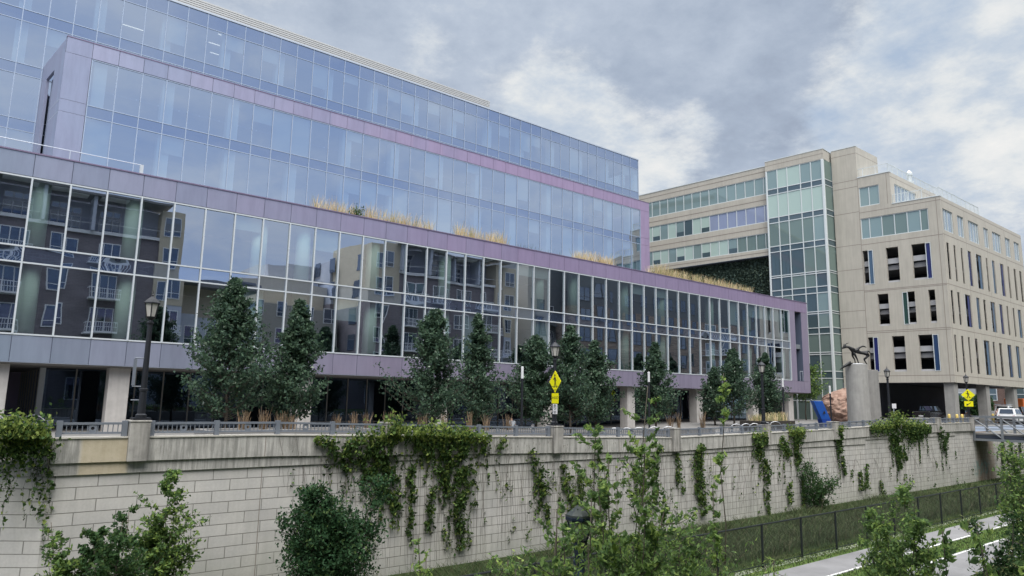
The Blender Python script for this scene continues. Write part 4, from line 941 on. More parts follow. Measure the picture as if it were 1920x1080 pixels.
# crosswalk sign with AHEAD plate and no parking plate
px_, py_ = 22.95, WY - .25
ST = thing('crosswalk_ahead_sign', 'yellow diamond walking person sign over a yellow AHEAD plate and a white no parking plate', 'road sign', (px_, py_ + .02, cope(22.95) + .5))
F = plate_frame(22.78, WY - .22, rad(169)); FB = F
F = ((F[0][0] - .0, F[0][1]), F[1], F[2])
dz = .92
d = diamond(F, dz, ST)
b = MB(); walker(b, F, dz + .02, .016, .85); flat(F, [(-.30, -.225), (.30, -.225), (.30, -.205), (-.30, -.205)], dz, .0155, b); flat(F, [(-.14, -.40), (.14, -.40), (.14, -.375), (-.14, -.375)], dz, .0155, b); b.build('walker_symbol', M_SBLK, d)
b = MB(); b.prism([P3(F, a, .012, .14 + c) for a, c in ((-.30, -.24), (.30, -.24), (.30, .24), (-.30, .24))], tuple(-.012 * q for q in (*F[2], 0))); o = b.build('ahead_plate', M_YEL, ST)
vs, fs = text_mesh('AHEAD', .19); b = MB(); b.add([P3(F, v[0] * .92, .016, .16 + v[1]) for v in vs], fs); b.build('lettering', M_SBLK, o)
b = MB(); b.prism([P3(F, a, .012, -.36 + c) for a, c in ((-.20, -.235), (.20, -.235), (.20, .235), (-.20, .235))], tuple(-.012 * q for q in (*F[2], 0))); o = b.build('parking_plate', M_SWHITE, ST)
vs, fs = text_mesh('P', .24); b = MB(); b.add([P3(F, v[0], .016, -.27 + v[1]) for v in vs], fs); ring(b, F, -.27, .0165, .105, .125); flat(F, [(-.085, .07), (-.07, .085), (.085, -.07), (.07, -.085)], -.27, .017, b)
for k, w in enumerate((.13, .13, .09)): flat(F, [(-w, -.045 * k), (w, -.045 * k), (w, .02 - .045 * k), (-w, .02 - .045 * k)], -.47, .016, b)
b.build('plate_marks', M_SBLK, o)
MB().tube([P3(F, 0, -.035, cope(22.95) + .51), P3(F, 0, -.035, 1.38)], .025, 6).build('post', M_BLACK, ST)
# second sign on the last pier
S2 = thing('crosswalk_sign_with_arrow', 'yellow diamond walking person sign over a small yellow plate with a black arrow', 'road sign', (76.1, WY - .15, cope(76) + .5))
F = plate_frame(76.08, WY - .12, rad(190))
d = diamond(F, 1.28, S2, .56)
b = MB(); walker(b, F, 1.30, .016, .9); flat(F, [(-.32, -.225), (.32, -.225), (.32, -.2), (-.32, -.2)], 1.28, .0155, b); flat(F, [(-.14, -.40), (.14, -.40), (.14, -.375), (-.14, -.375)], 1.28, .0155, b); b.build('walker_symbol', M_SBLK, d)
b = MB(); b.prism([P3(F, a, .012, .44 + c) for a, c in ((-.36, -.25), (.36, -.25), (.36, .25), (-.36, .25))], tuple(-.012 * q for q in (*F[2], 0))); o = b.build('arrow_plate', M_YEL, S2)
b = MB(); flat(F, [(-.10, -.04), (.17, .14), (.20, .10), (-.07, -.085)], .44, .016, b); flat(F, [(-.22, -.15), (-.02, -.14), (-.15, .04)], .44, .0162, b); b.build('arrow_symbol', M_SBLK, o)
MB().tube([P3(F, 0, -.035, cope(76) + .51), P3(F, 0, -.035, 1.7)], .03, 6).build('post', M_BLACK, S2)

# slim light posts with a bright tube on top
lp0 = None
for (x, y, z1, lb) in ((27.6, 33.0, 2.06, 'slim post light beside the tree left of the AHEAD crosswalk sign'), (39.4, 33.0, 2.2, 'slim post light in front of the lone narrow tree'),
                       (57.3, 33.0, 2.3, 'slim post light at the right end corner of the glass building'), (65.6, 33.0, 1.9, 'slim post light between the blue sculpture and the boulder')):
    g = grd(x)
    if lp0 is None:
        t = thing('post_light', lb, 'post light', (x, y, g), 'slim post lights with white tubes')
        MB().tube([(x, y, g), (x, y, z1 - .72)], .07, 8).build('post', M_BLACK, t); MB().lathe(x, y, [(.085, z1 - .72), (.085, z1 - .02), (.06, z1)], 10).build('light_tube', M_TUBE, t); lp0 = (t, z1 - g)
    else:
        t = copy_tree(lp0[0]); t.location = (x, y, z1 - lp0[1]); t['label'] = lb

# bike hoops
hp = None
def hoop(x, y, lb, grp, m, h=.86, r=.46):
    global hp
    if hp is None or hp[1] is not m:
        t = thing('bike_hoop', lb, 'bike rack', (x, y, grd(x)), grp); g = grd(x)
        c, s = math.cos(.75), -math.sin(.75)
        pts = [(x - c * r, y - s * r, g), (x - c * r, y - s * r, g + h - r)] + [(x - c * r * math.cos(q), y - s * r * math.cos(q), g + h - r + r * math.sin(q)) for q in [math.pi * k / 12 for k in range(1, 12)]] + [(x + c * r, y + s * r, g + h - r), (x + c * r, y + s * r, g)]
        MB().tube(pts, .026, 8).build('hoop_tube', m, t, smooth=True); hp = (t, m)
    else:
        t = copy_tree(hp[0]); t.location = (x, y, grd(x)); t['label'] = lb; t['group'] = grp
    return t
for k, x in enumerate((31.0, 32.1, 33.2, 34.6, 36.0)): hoop(x, 28.6, ['first', 'second', 'third', 'fourth', 'fifth'][k] + ' hoop from the left in the shiny bike rack row left of the middle pier', 'shiny steel bike hoops', M_STEEL, .98, .5)
for k, x in enumerate((43.4, 44.6, 45.7, 47.1, 48.4)): hoop(x, 28.6, ['first', 'second', 'third', 'fourth', 'fifth'][k] + ' hoop from the left in the shiny bike rack row below the end trees', 'shiny steel bike hoops', M_STEEL, .98, .5)
for k, x in enumerate((1.5, 2.0, 2.55)): hoop(x, 28.0, ['left', 'middle', 'right'][k] + ' dark bike hoop above the creeper at the left edge', 'dark bike hoops at the left edge', M_STEELD, 1.25, .55)

# planters with rusty feather grass along the pavement
def grass_clump(x, y, z, h, spread, n, seed, mats, wts, label, group, name='ornamental_grass', lean=.35, w=.014):
    r = np.random.default_rng(seed); t = thing(name, label, 'ornamental grass', (x, y, z), group)
    B = np.stack([x + r.normal(0, spread, n), y + r.normal(0, spread, n), np.full(n, z)], 1)
    blades(B, h, lean, r, w, mats, wts, 'blades', t); return t
M_PLANT = mat('planter_wall', (.20, .195, .19), .85, var=.12); M_SOIL = mat('soil', (.035, .03, .025), .95)
for (x0, x1, y0, lb) in ((8.5, 17.2, 29.6, 'long low planter wall behind the railing at left, under the first two trees'), (18.6, 27.2, 29.6, 'long low planter wall under the two middle trees and the seated person'),
                         (37.3, 42.6, 29.8, 'pale low planter wall between the two bike rack rows'), (50.2, 55.5, 31.0, 'dark low planter with dune grass left of the blue sculpture')):
    t = thing('planter', lb, 'planter', ((x0 + x1) / 2, y0, grd(x0))); z = max(grd(x0), grd(x1)) + .62; zb = min(grd(x0), grd(x1)) - .1
    b = MB(); b.box(x0, x1, y0, y0 + .18, zb, z); b.box(x0, x1, y0 + 1.6, y0 + 1.78, zb, z); b.box(x0, x0 + .18, y0 + .18, y0 + 1.6, zb, z); b.box(x1 - .18, x1, y0 + .18, y0 + 1.6, zb, z); b.build('planter_wall', M_PLANT if x0 < 50 else M_SOIL, t, bevel=.015)
    MB().box(x0 + .18, x1 - .18, y0 + .18, y0 + 1.6, zb, z - .06).build('planter_soil', M_SOIL, t)
tx_ = [(10.15, .75), (10.95, .95), (11.7, .8), (12.2, .55), (14.3, .62), (15.2, .68), (15.85, .68), (17.0, .75), (18.9, .6), (20.2, .6), (21.8, .7), (22.9, .62), (24.4, .6), (38.3, .7), (39.2, .72), (41.9, .8)]
for k, (x, h) in enumerate(tx_):
    z = grd(x) + .58; h = h * .62 + max(0, (-1.15 - z))
    grass_clump(x, 30.3, z, h, .09, 44, 100 + k, L_RUST, (.5, .35, .15), 'rusty feather grass tuft in the planter row behind the railing', 'rusty grass tufts along the planters', 'grass_tuft', .22)
for k in range(9):
    x = 50.8 + .55 * k; grass_clump(x, 31.9, grd(x) + .55, .75, .2, 90, 140 + k, L_TAN, (.4, .25, .5), 'pale dune grass clump in the dark planter left of the blue sculpture', 'dune grass in the dark planter', 'grass_tuft', .45)
# roof terrace grasses
k = 0
for xa, xb, st, hh, mt, wt, lb in ((18.1, 22.4, .48, 1.25, L_TAN, (.5, .35, .15), 'tan feather grass clump on the terrace edge, leftmost patch'), (23.0, 27.3, .48, 1.15, L_TAN, (.5, .3, .2), 'tan feather grass clump on the terrace edge, second patch from left'),
                                   (29.6, 34.6, .38, 1.2, L_TAN, (.55, .3, .15), 'tan feather grass clump on the terrace edge, middle patch'), (42.0, 46.8, .38, 1.15, L_TAN, (.5, .4, .1), 'tan feather grass clump on the terrace edge above the tall windows end'),
                                   (52.4, 69.5, .42, 1.15, L_TAN, (.45, .3, .25), 'tan feather grass clump on the long terrace patch beside the living wall'), (35.6, 40.5, 1.2, .7, L_WEED, (.5, .3, .1, .1), 'thin green plant on the terrace edge between the tan patches')):
    x = xa
    while x < xb:
        hx = hh * RNG.uniform(.8, 1.1) * (1 if xa < 50 else 1.15 - .4 * (x - xa) / (xb - xa))
        grass_clump(x, 43.3 + RNG.uniform(-.2, .5), 11.2, hx + .75, .15, 80 if st < 1 else 25, 200 + k, mt, wt, lb, 'grasses on the roof terrace', 'ornamental_grass', .22, .017); k += 1; x += st * RNG.uniform(.75, 1.25)
grow('terrace_shrub', 'green shrub among the tan grasses on the terrace', 'shrub', (20.9, 43.4, 11.2), 1.9, 1.9, 77, 700, .16, L_DARK, (.3, .5, .2), nb=40, trunk_r=.03, stems=4, spread=.5)

# blue bent sculpture
t = thing('blue_sculpture', 'bright blue leaning bent slab sculpture with a small hole', 'sculpture', (58.7, 30, grd(58)))
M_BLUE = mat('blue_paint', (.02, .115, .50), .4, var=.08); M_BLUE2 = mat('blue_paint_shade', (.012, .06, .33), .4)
g = grd(58.7)
def sl(p, q, w0, w1, d, m, nm):
    b = MB(); (x0, z0), (x1, z1) = p, q
    b.hexa([(x0, 30, z0), (x0 + w0, 30 - .35, z0), (x0 + w0 + .1, 30 + d - .3, z0), (x0 + .1, 30 + d, z0), (x1, 30, z1), (x1 + w1, 30 - .35, z1), (x1 + w1 + .1, 30 + d - .3, z1), (x1 + .1, 30 + d, z1)])
    return b.build(nm, m, t, bevel=.02)
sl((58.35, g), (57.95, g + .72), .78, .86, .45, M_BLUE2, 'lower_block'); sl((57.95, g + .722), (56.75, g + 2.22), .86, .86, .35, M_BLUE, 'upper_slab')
b = MB(); b.prism([(57.88, 29.77, g + 1.18), (58.12, 29.70, g + 1.18), (57.98, 29.72, g + 1.40)], (0, .05, 0)); b.build('slab_hole', M_SBLK, t)

# concrete pylons, bronze animal, boulder, low blocks
t = thing('concrete_pylon', 'tall round edged concrete pylon carrying the bronze animal', 'pylon', (67.35, 31.2, grd(67)))
b = MB(); b.lathe(67.35, 31.2, [(1.12, -1.9), (1.12, -1.6), (1.0, -1.55), (.95, 3.92), (.93, 3.95)], 32); o = b.build('shaft', M_PED, t, smooth=False)
t2 = thing('concrete_pylon', 'plain second concrete pylon, standing right behind the one with the bronze animal', 'pylon', (72.3, 32.35, grd(72)))
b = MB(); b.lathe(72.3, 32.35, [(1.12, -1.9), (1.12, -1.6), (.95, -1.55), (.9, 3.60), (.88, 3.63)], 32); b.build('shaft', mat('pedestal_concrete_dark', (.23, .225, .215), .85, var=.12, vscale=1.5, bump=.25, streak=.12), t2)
def skin(name, J, E, R_, m, parent, sub=2):
    me = bpy.data.meshes.new(name); off = parent.location if parent else Vector((0, 0, 0))
    me.from_pydata([tuple(Vector(j) - off) for j in J], E, []); o = bpy.data.objects.new(name, me); COL.objects.link(o)
    sk = o.modifiers.new('s', 'SKIN'); sk.use_smooth_shade = True
    for i, r in enumerate(R_):
        q = me.skin_vertices[0].data[i]; q.radius = (r, r) if not isinstance(r, tuple) else r
        q.use_root = (i == 0)
    sb = o.modifiers.new('u', 'SUBSURF'); sb.levels = sub; sb.render_levels = sub
    dg = bpy.context.evaluated_depsgraph_get(); m2 = bpy.data.meshes.new_from_object(o.evaluated_get(dg)); m2.name = name
    m2.materials.clear(); m2.materials.append(m); n = o.name
    bpy.data.objects.remove(o); bpy.data.meshes.remove(me)
    o = bpy.data.objects.new(name, m2); COL.objects.link(o); o.parent = parent; return o
M_BRZ = mat('bronze', (.02, .021, .022), .38, .5)
t = thing('bronze_animal_statue', 'dark bronze leaping horned animal statue on top of the concrete pylon', 'statue', (67.3, 31.2, 3.95))
X, Y, Z = 67.3, 31.2, 3.95
u = np.array([.755, -.656, 0])                 # to the right in the photograph
def B(a, h, d=0): q = np.array([X, Y, Z]) + u * a + np.array([.656, .755, 0]) * d + np.array([0, 0, h]); return tuple(q)
J = [B(.10, 1.22), B(.55, 1.10), B(.98, 1.12), B(-.25, 1.42), B(-.62, 1.66), B(-.98, 1.62), B(-1.2, 1.48),     # 0 barrel 1 waist 2 rump 3 shoulder 4 neck 5 head 6 muzzle
     B(-.05, .85, -.1), B(.12, .45, -.1), B(.25, .02, -.1), B(-.2, .80, .12), B(-.02, .42, .12), B(.02, .02, .12),           # fore legs
     B(1.15, .80, -.1), B(.72, .50, -.1), B(1.0, .0, -.1), B(1.2, .78, .12), B(.85, .46, .12), B(1.12, .0, .12),            # hind legs
     B(1.25, 1.3), B(1.45, 1.05),                                                                                 # tail
     B(-.80, 1.95), B(-.55, 2.02), B(-1.0, 1.95),                                                                # horns
     B(.35, 1.55), B(.75, 1.75), B(1.1, 1.62)]                                                                    # the crest on its back
E_ = [(0, 1), (1, 2), (0, 3), (3, 4), (4, 5), (5, 6), (3, 7), (7, 8), (8, 9), (3, 10), (10, 11), (11, 12), (2, 13), (13, 14), (14, 15), (2, 16), (16, 17), (17, 18), (2, 19), (19, 20), (5, 21), (21, 22), (5, 23), (0, 24), (24, 25), (25, 26)]
R_ = [.21, .16, .20, .20, .13, .12, .07, .10, .06, .05, .10, .06, .05, .13, .07, .05, .13, .07, .05, .06, .03, .04, .02, .03, .10, .08, .03]
skin('body', J, E_, R_, M_BRZ, t)
J = [B(-.95, -.05, -.5), B(-1.3, -.22, -.5), B(-1.75, -.55, -.5), B(-.7, .28, -.5), B(-.5, .1, -.5)]; skin('low_figure', J, [(0, 1), (1, 2), (0, 3), (0, 4)], [.16, .13, .04, .05, .10], M_BRZ, t)
MB().lathe(67.35, 31.2, [(.85, 3.951), (.8, 4.0), (.3, 4.06)], 16).build('base_plate', M_STEEL, t)
rng = np.random.default_rng(9)
def boulder(cx, cy, z0, rx, ry, h, seed, label):
    from mathutils import noise as mn
    nu, nv = 56, 40; V = []
    for j in range(nv + 1):
        w = j / nv
        for i in range(nu):
            q = 2 * math.pi * i / nu
            rr = (.80 + .22 * math.sin(min(1, w * 1.25) * math.pi * .9)) * (1 if w < .72 else max(.02, math.cos((w - .72) / .28 * math.pi / 2)) ** .7)
            p = Vector((math.cos(q) * 1.4, math.sin(q) * 1.4, w * 2.2 + seed))
            f = 1 + .16 * mn.fractal(p, .9, 2.2, 5) + .018 * math.sin(w * 30 + 5 * mn.noise(p * 1.1)) + .10 * mn.noise(p * 3.1) + .06 * mn.noise(p * 7.)
            V.append((cx + rx * rr * f * math.cos(q), cy + ry * rr * f * math.sin(q), z0 + h * w + .05 * h * mn.noise(p * 1.2)))
    F = [(j * nu + i, j * nu + (i + 1) % nu, (j + 1) * nu + (i + 1) % nu, (j + 1) * nu + i) for j in range(nv) for i in range(nu)] + [tuple(nv * nu + i for i in range(nu))]
    b = MB(); b.add(V, F); o = b.build('boulder', mat('red_sandstone', (.20, .115, .085), .95, col2=(.36, .25, .20), vscale=1.7, bump=1., bscale=4), None, loc=(cx, cy, z0))
    return tag(o, label, 'boulder')
boulder(79.2, 38.2, -1.75, 2.75, 2.2, 3.7, 3.1, 'large rounded red sandstone boulder left of the concrete pylon')
for x, y, w, lb in ((70.2, 28.4, 2.6, 'low concrete block at the foot of the pylons, left one'), (75.0, 29.2, 3.2, 'low concrete block under the dark overhang, right of the vine mound')):
    o = MB().box(x, x + w, y, y + .7, -1.85, -1.0).build('concrete_block', M_PED, None, loc=(x, y, -1.85), bevel=.03); tag(o, lb, 'concrete block', 'low concrete blocks')
t = thing('small_sign_post', 'thin white post with a small plate seen edge on before the dark overhang', 'sign post', (63.1, 26.3, grd(63)))
MB().tube([(63.1, 26.3, grd(63)), (63.1, 26.3, .25)], .03, 6).build('post', M_SILV, t); MB().box(63.06, 63.14, 26.1, 26.4, -.1, .3).build('plate', M_SWHITE, t)
by = None
for k, (x, y, lb) in enumerate(((83.2, 29.15, 'yellow bollard at the foot of the corner column, left side'), (83.9, 28.65, 'yellow bollard right of the corner column, nearer one'), (84.9, 28.5, 'yellow bollard right of the corner column, farther one'),
                                (98.3, 29.7, 'yellow bollard right of the second column, nearer one'), (99.6, 29.5, 'yellow bollard right of the second column, farther one'))):
    z = grd(x)
    if by is None:
        o = MB().lathe(x, y, [(.14, z), (.14, z + .98), (.11, z + 1.05), (.04, z + 1.08)], 12).build('bollard', M_BOLL, None, True, loc=(x, y, z)); by = o; tag(o, lb, 'bollard', 'yellow bollards at the overhang')
    else:
        o = by.copy(); COL.objects.link(o); o.location = (x, y, z); o['label'] = lb

# ------------------------------------------------------------------ people
M_SHIRT = mat('grey_shirt', (.24, .26, .29), .9, var=.2, vscale=9); M_SKIN = mat('skin', (.42, .26, .19), .6); M_HAIR = mat('dark_hair', (.012, .010, .010), .6); M_TROU = mat('dark_trousers', (.015, .018, .025), .9)
def person(loc, face, pose, label, shirt, trousers, skinm):
    t = thing('person', label, 'person', loc); f = np.array([math.cos(face), math.sin(face), 0]); s = np.array([f[1], -f[0], 0]); o = np.array(loc)
    Q = lambda a, b, h: tuple(o + f * a + s * b + np.array([0, 0, h]))
    if pose == 'sit':
        hip, ch, nk, hd = (-.02, .92 - .42), (.10, .92), (.20, 1.12), (.30, 1.26)
        body = [Q(-.02, 0, .5), Q(.10, 0, .88), Q(.20, 0, 1.10), Q(.30, 0, 1.24)]
        legs = [(Q(0, .1, .48), Q(.45, .14, .5), Q(.42, .14, .08), Q(.55, .14, .05)), (Q(0, -.1, .48), Q(.45, -.14, .5), Q(.42, -.14, .08), Q(.55, -.14, .05))]
        arms = [(Q(.16, .21, 1.02), Q(.22, .27, .72), Q(.45, .15, .66)), (Q(.16, -.21, 1.02), Q(.22, -.27, .72), Q(.45, -.15, .66))]
    else:
        body = [Q(0, 0, .92), Q(0, 0, 1.22), Q(.01, 0, 1.46), Q(.04, 0, 1.64)]
        legs = [(Q(0, .09, .9), Q(.12, .1, .5), Q(.10, .1, .08), Q(.22, .1, .04)), (Q(0, -.09, .9), Q(-.05, -.1, .5), Q(-.18, -.1, .1), Q(-.06, -.1, .04))]
        arms = [(Q(0, .20, 1.40), Q(-.03, .25, 1.12), Q(.12, .24, .90)), (Q(0, -.20, 1.40), Q(.05, -.25, 1.12), Q(.2, -.22, .95))]
    J = [body[0], body[1], body[2], body[3]]; R_ = [.14, .155, .06, .095]; E_ = [(0, 1), (1, 2), (2, 3)]
    for lg in legs:
        k = len(J); J += list(lg); R_ += [.085, .062, .042, .035]; E_ += [(0, k), (k, k + 1), (k + 1, k + 2), (k + 2, k + 3)]
    for am in arms:
        k = len(J); J += list(am); R_ += [.062, .045, .03]; E_ += [(1, k), (k, k + 1), (k + 1, k + 2)]
    skin('body', J, E_, R_, skinm, t, 2)
    J = [body[0], body[1], tuple(np.array(body[1]) * .4 + np.array(body[2]) * .6)]; R_ = [.172, .185, .115]; E_ = [(0, 1), (1, 2)]
    for am in arms: k = len(J); J += [am[0], tuple(np.array(am[0]) * .4 + np.array(am[1]) * .6)]; R_ += [.082, .07]; E_ += [(1, k), (k, k + 1)]
    skin('shirt', J, E_, R_, shirt, t, 2)
    J = [body[0]]; R_ = [.165]; E_ = []
    for lg in legs: k = len(J); J += list(lg[:3]); R_ += [.10, .077, .058]; E_ += [(0, k), (k, k + 1), (k + 1, k + 2)]
    skin('trousers', J, E_, R_, trousers, t, 2)
    h = np.array(body[3]); J = [tuple(h + np.array([0, 0, .045])), tuple(h - f * .06 + np.array([0, 0, .02]))]; skin('hair', J, [(0, 1)], [.105, .095], M_HAIR, t, 2)
    return t
person((30.6, 37.6, grd(30) - .0), rad(60), 'sit', 'person in a grey shirt sitting bent forward on a bench under the trees', M_SHIRT, M_TROU, M_SKIN)
t = thing('bench', 'dark bench under the trees carrying the seated person', 'bench', (30.6, 37.4, grd(30)))
MB().box(29.7, 32.4, 37.25, 37.75, grd(30) + .34, grd(30) + .41).build('seat', M_SOIL, t)
for x in (29.9, 32.1): MB().box(x, x + .1, 37.3, 37.7, grd(30), grd(30) + .34).build('leg', M_BLACK, t)
o = MB().prism([(32.0, 37.3, grd(30) + .42), (32.4, 37.3, grd(30) + .42), (32.33, 37.3, grd(30) + .86)], (0, .2, 0)).build('paper_bag', M_SWHITE, None, loc=(32.2, 37.4, grd(30) + .41)); tag(o, 'white paper bag standing on the bench beside the seated person', 'bag')
person((98.2, 29.15, grd(98)), rad(200), 'stand', 'person in a pale pink top walking beside the second column', mat('pink_top', (.55, .40, .38), .9), mat('grey_trousers', (.14, .14, .16), .9), M_SKIN)

# ------------------------------------------------------------------ vehicles
M_TYRE = mat('tyre', (.015, .015, .016), .9); M_RIM = mat('rim', (.4, .41, .42), .3, .8); M_CGL = glassmat('car_glass', (0, 0, 0), (.7, .8, .9), .18, opaque=(.012, .016, .02))
M_TAIL = mat('tail_light', (.45, .02, .02), .3)
def car(loc, rot, label, paint, prof, L=4.7, W=1.85, rack=False):
    """prof: side outline of the body (x along, z) and of the glass house"""
    t = thing('parked_car', label, 'car', loc, 'cars around the parking block'); t.rotation_euler = (0, 0, rot)
    sv = t.location.copy(); t.location = (0, 0, 0)
    body, house = prof; w = W / 2
    b = MB(); n = len(body)
    V = [(x, -w * (1 if z < .85 else .97), z) for x, z in body] + [(x, w * (1 if z < .85 else .97), z) for x, z in body]
    b.add(V, [tuple(range(n)), tuple(range(2 * n - 1, n - 1, -1))] + [(i, n + i, n + (i + 1) % n, (i + 1) % n) for i in range(n)])
    o = b.build('body', paint, t, bevel=.06)
    (xa, za), (xb, zb), (xc, zc), (xd, zd) = house; wt = w * .78; wb = w * .95
    h = MB(); h.hexa([(xa, -wb, za), (xd, -wb, zd), (xd, wb, zd), (xa, wb, za), (xb, -wt, zb), (xc, -wt, zc), (xc, wt, zc), (xb, wt, zb)]); h.build('cabin', paint, t, bevel=.07)
    lp = lambda p, q, k: tuple(np.array(p) * (1 - k) + np.array(q) * k)
    def panel(p0, p1, p2, p3, nm, m, ins=(.12, .88, .15, .86), e=.012):
        P_ = [np.array(q, float) for q in (p0, p1, p2, p3)]; nn = np.cross(P_[1] - P_[0], P_[3] - P_[0]); nn /= np.linalg.norm(nn)
        f = lambda a, c: tuple((P_[0] * (1 - a) + P_[1] * a) * (1 - c) + (P_[3] * (1 - a) + P_[2] * a) * c + nn * e)
        q = MB(); q.quad(f(ins[0], ins[2]), f(ins[1], ins[2]), f(ins[1], ins[3]), f(ins[0], ins[3])); q.build(nm, m, t)
    panel((xa, wb, za), (xa, -wb, za), (xb, -wt, zb), (xb, wt, zb), 'rear_window', M_CGL)
    panel((xd, -wb, zd), (xd, wb, zd), (xc, wt, zc), (xc, -wt, zc), 'windscreen', M_CGL)
    for s in (-1, 1):
        A, Bq, Cq, Dq = (xa, s * wb, za), (xd, s * wb, zd), (xc, s * wt, zc), (xb, s * wt, zb)
        if s > 0: A, Bq, Cq, Dq = Bq, A, Dq, Cq
        panel(A, Bq, Cq, Dq, 'side_window', M_CGL, (.06, .47, .15, .86)); panel(A, Bq, Cq, Dq, 'side_window', M_CGL, (.52, .93, .15, .86))
        for x in (-L * .30, L * .31):
            k = MB(); q = [(x + .33 * math.cos(2 * math.pi * i / 18), .33 + .33 * math.sin(2 * math.pi * i / 18)) for i in range(18)]
            y0 = s * (w - .2); k.prism([(a, y0, c) for a, c in q], (0, s * .22, 0)); wo = k.build('wheel', M_TYRE, t)
            k = MB(); q = [(x + .2 * math.cos(2 * math.pi * i / 14), .33 + .2 * math.sin(2 * math.pi * i / 14)) for i in range(14)]; k.prism([(a, s * (w + .021), c) for a, c in q], (0, s * .01, 0)); k.build('rim', M_RIM, wo)
        MB().box(body[0][0] - .02, body[0][0] + .06, s * w * .72 - .1, s * w * .72 + .1, .72, .98).build('tail_light', M_TAIL, t)
        MB().box(L / 2 - .12, L / 2 + .01, s * w * .7 - .14, s * w * .7 + .14, .66, .8).build('headlight', M_TUBE, t)
    MB().box(-L / 2 - .05, -L / 2 + .12, -w * .96, w * .96, .36, .58).build('bumper', M_TYRE if paint is not M_SWHITE else M_SILV, t)
    MB().box(-L / 2 - .06, -L / 2 - .03, -.25, .25, .64, .78).build('number_plate', M_SWHITE, t)
    if rack:
        r = MB(); 
        for x in (-.9, 0, .9): r.box(x - .03, x + .03, -w * .8, w * .8, zb + .08, zb + .13)
        r.box(-1.2, 1.2, -w * .8, -w * .75, zb + .13, zb + .18); r.box(-1.2, 1.2, w * .75, w * .8, zb + .13, zb + .18); r.build('roof_rack', M_SILV, t)
    t.location = sv; return t
SUV = ([(-2.3, .36), (2.3, .36), (2.34, .72), (2.2, .98), (1.2, 1.06), (-2.3, 1.06), (-2.36, .7)], ((-2.3, 1.05), (-2.05, 1.76), (.55, 1.76), (1.35, 1.05)))
SED = ([(-2.3, .34), (2.3, .34), (2.34, .62), (2.2, .84), (1.2, .95), (-2.2, 1.0), (-2.36, .62)], ((-1.75, .98), (-1.05, 1.44), (.35, 1.44), (1.25, .95)))
PCK = ([(-2.7, .5), (2.7, .5), (2.74, .9), (2.6, 1.15), (1.5, 1.25), (-2.7, 1.25), (-2.74, .8)], ((-.9, 1.24), (-.75, 1.95), (.75, 1.95), (1.6, 1.24)))
P_W = mat('paint_white', (.70, .71, .72), .25, .0, .6); P_B = mat('paint_black', (.012, .013, .015), .2, .2, .7); P_G = mat('paint_charcoal', (.03, .033, .04), .25, .3, .6)
P_R = mat('paint_red', (.35, .03, .03), .3); P_O = mat('paint_orange', (.75, .20, .05), .5)
car((93.6, 26.55, grd(93)), rad(6), 'white SUV seen from behind above the footbridge railing at the right edge', P_W, SUV)
car((101.5, 29.0, grd(101)), rad(4), 'dark SUV in front of the white SUV, right of the second column', P_G, SUV)
car((108.0, 31.3, -1.5), rad(0), 'white van with a roof rack beyond the dark SUV', P_W, PCK, rack=True)
car((113.5, 31.0, -1.4), rad(0), 'dark hatchback farthest right beyond the white SUV', P_B, SUV)
car((92.6, 34.6, grd(92)), rad(3), 'black pickup truck in the shade under the building, left of the corner column', P_B, PCK, 5.4, 1.95)
car((99.5, 33.6, grd(99)), rad(8), 'black sedan with a red tail light just right of the corner column', P_B, SED)
t = thing('work_truck', 'orange work truck at the far right edge beyond the parked cars', 'truck', (120.5, 33.0, -1.4))
MB().box(118.2, 122, 31.9, 34.2, -.4, 1.5).build('box_body', P_O, t, bevel=.06); MB().box(122.05, 124, 32.0, 34.1, -.9, 1.1).build('cab', P_O, t, bevel=.1); MB().box(118.2, 124, 32.2, 33.9, -1.0, -.45).build('chassis', M_TYRE, t)
for x in (119.2, 123.2):
    for yy in (31.95, 33.95): MB().prism([(x + .42 * math.cos(2 * math.pi * i / 16), yy, -.98 + .42 * math.sin(2 * math.pi * i / 16)) for i in range(16)], (0, .25, 0)).build('wheel', M_TYRE, t)
t = thing('traffic_cone', 'orange traffic cone beside the white van', 'traffic cone', (103.6, 31.4, -1.55))
b = MB(); b.lathe(103.6, 31.4, [(.16, -1.55), (.03, -.75)], 10); b.build('cone', P_O, t); MB().box(103.4, 103.8, 31.2, 31.6, -1.59, -1.552).build('base', P_O, t)

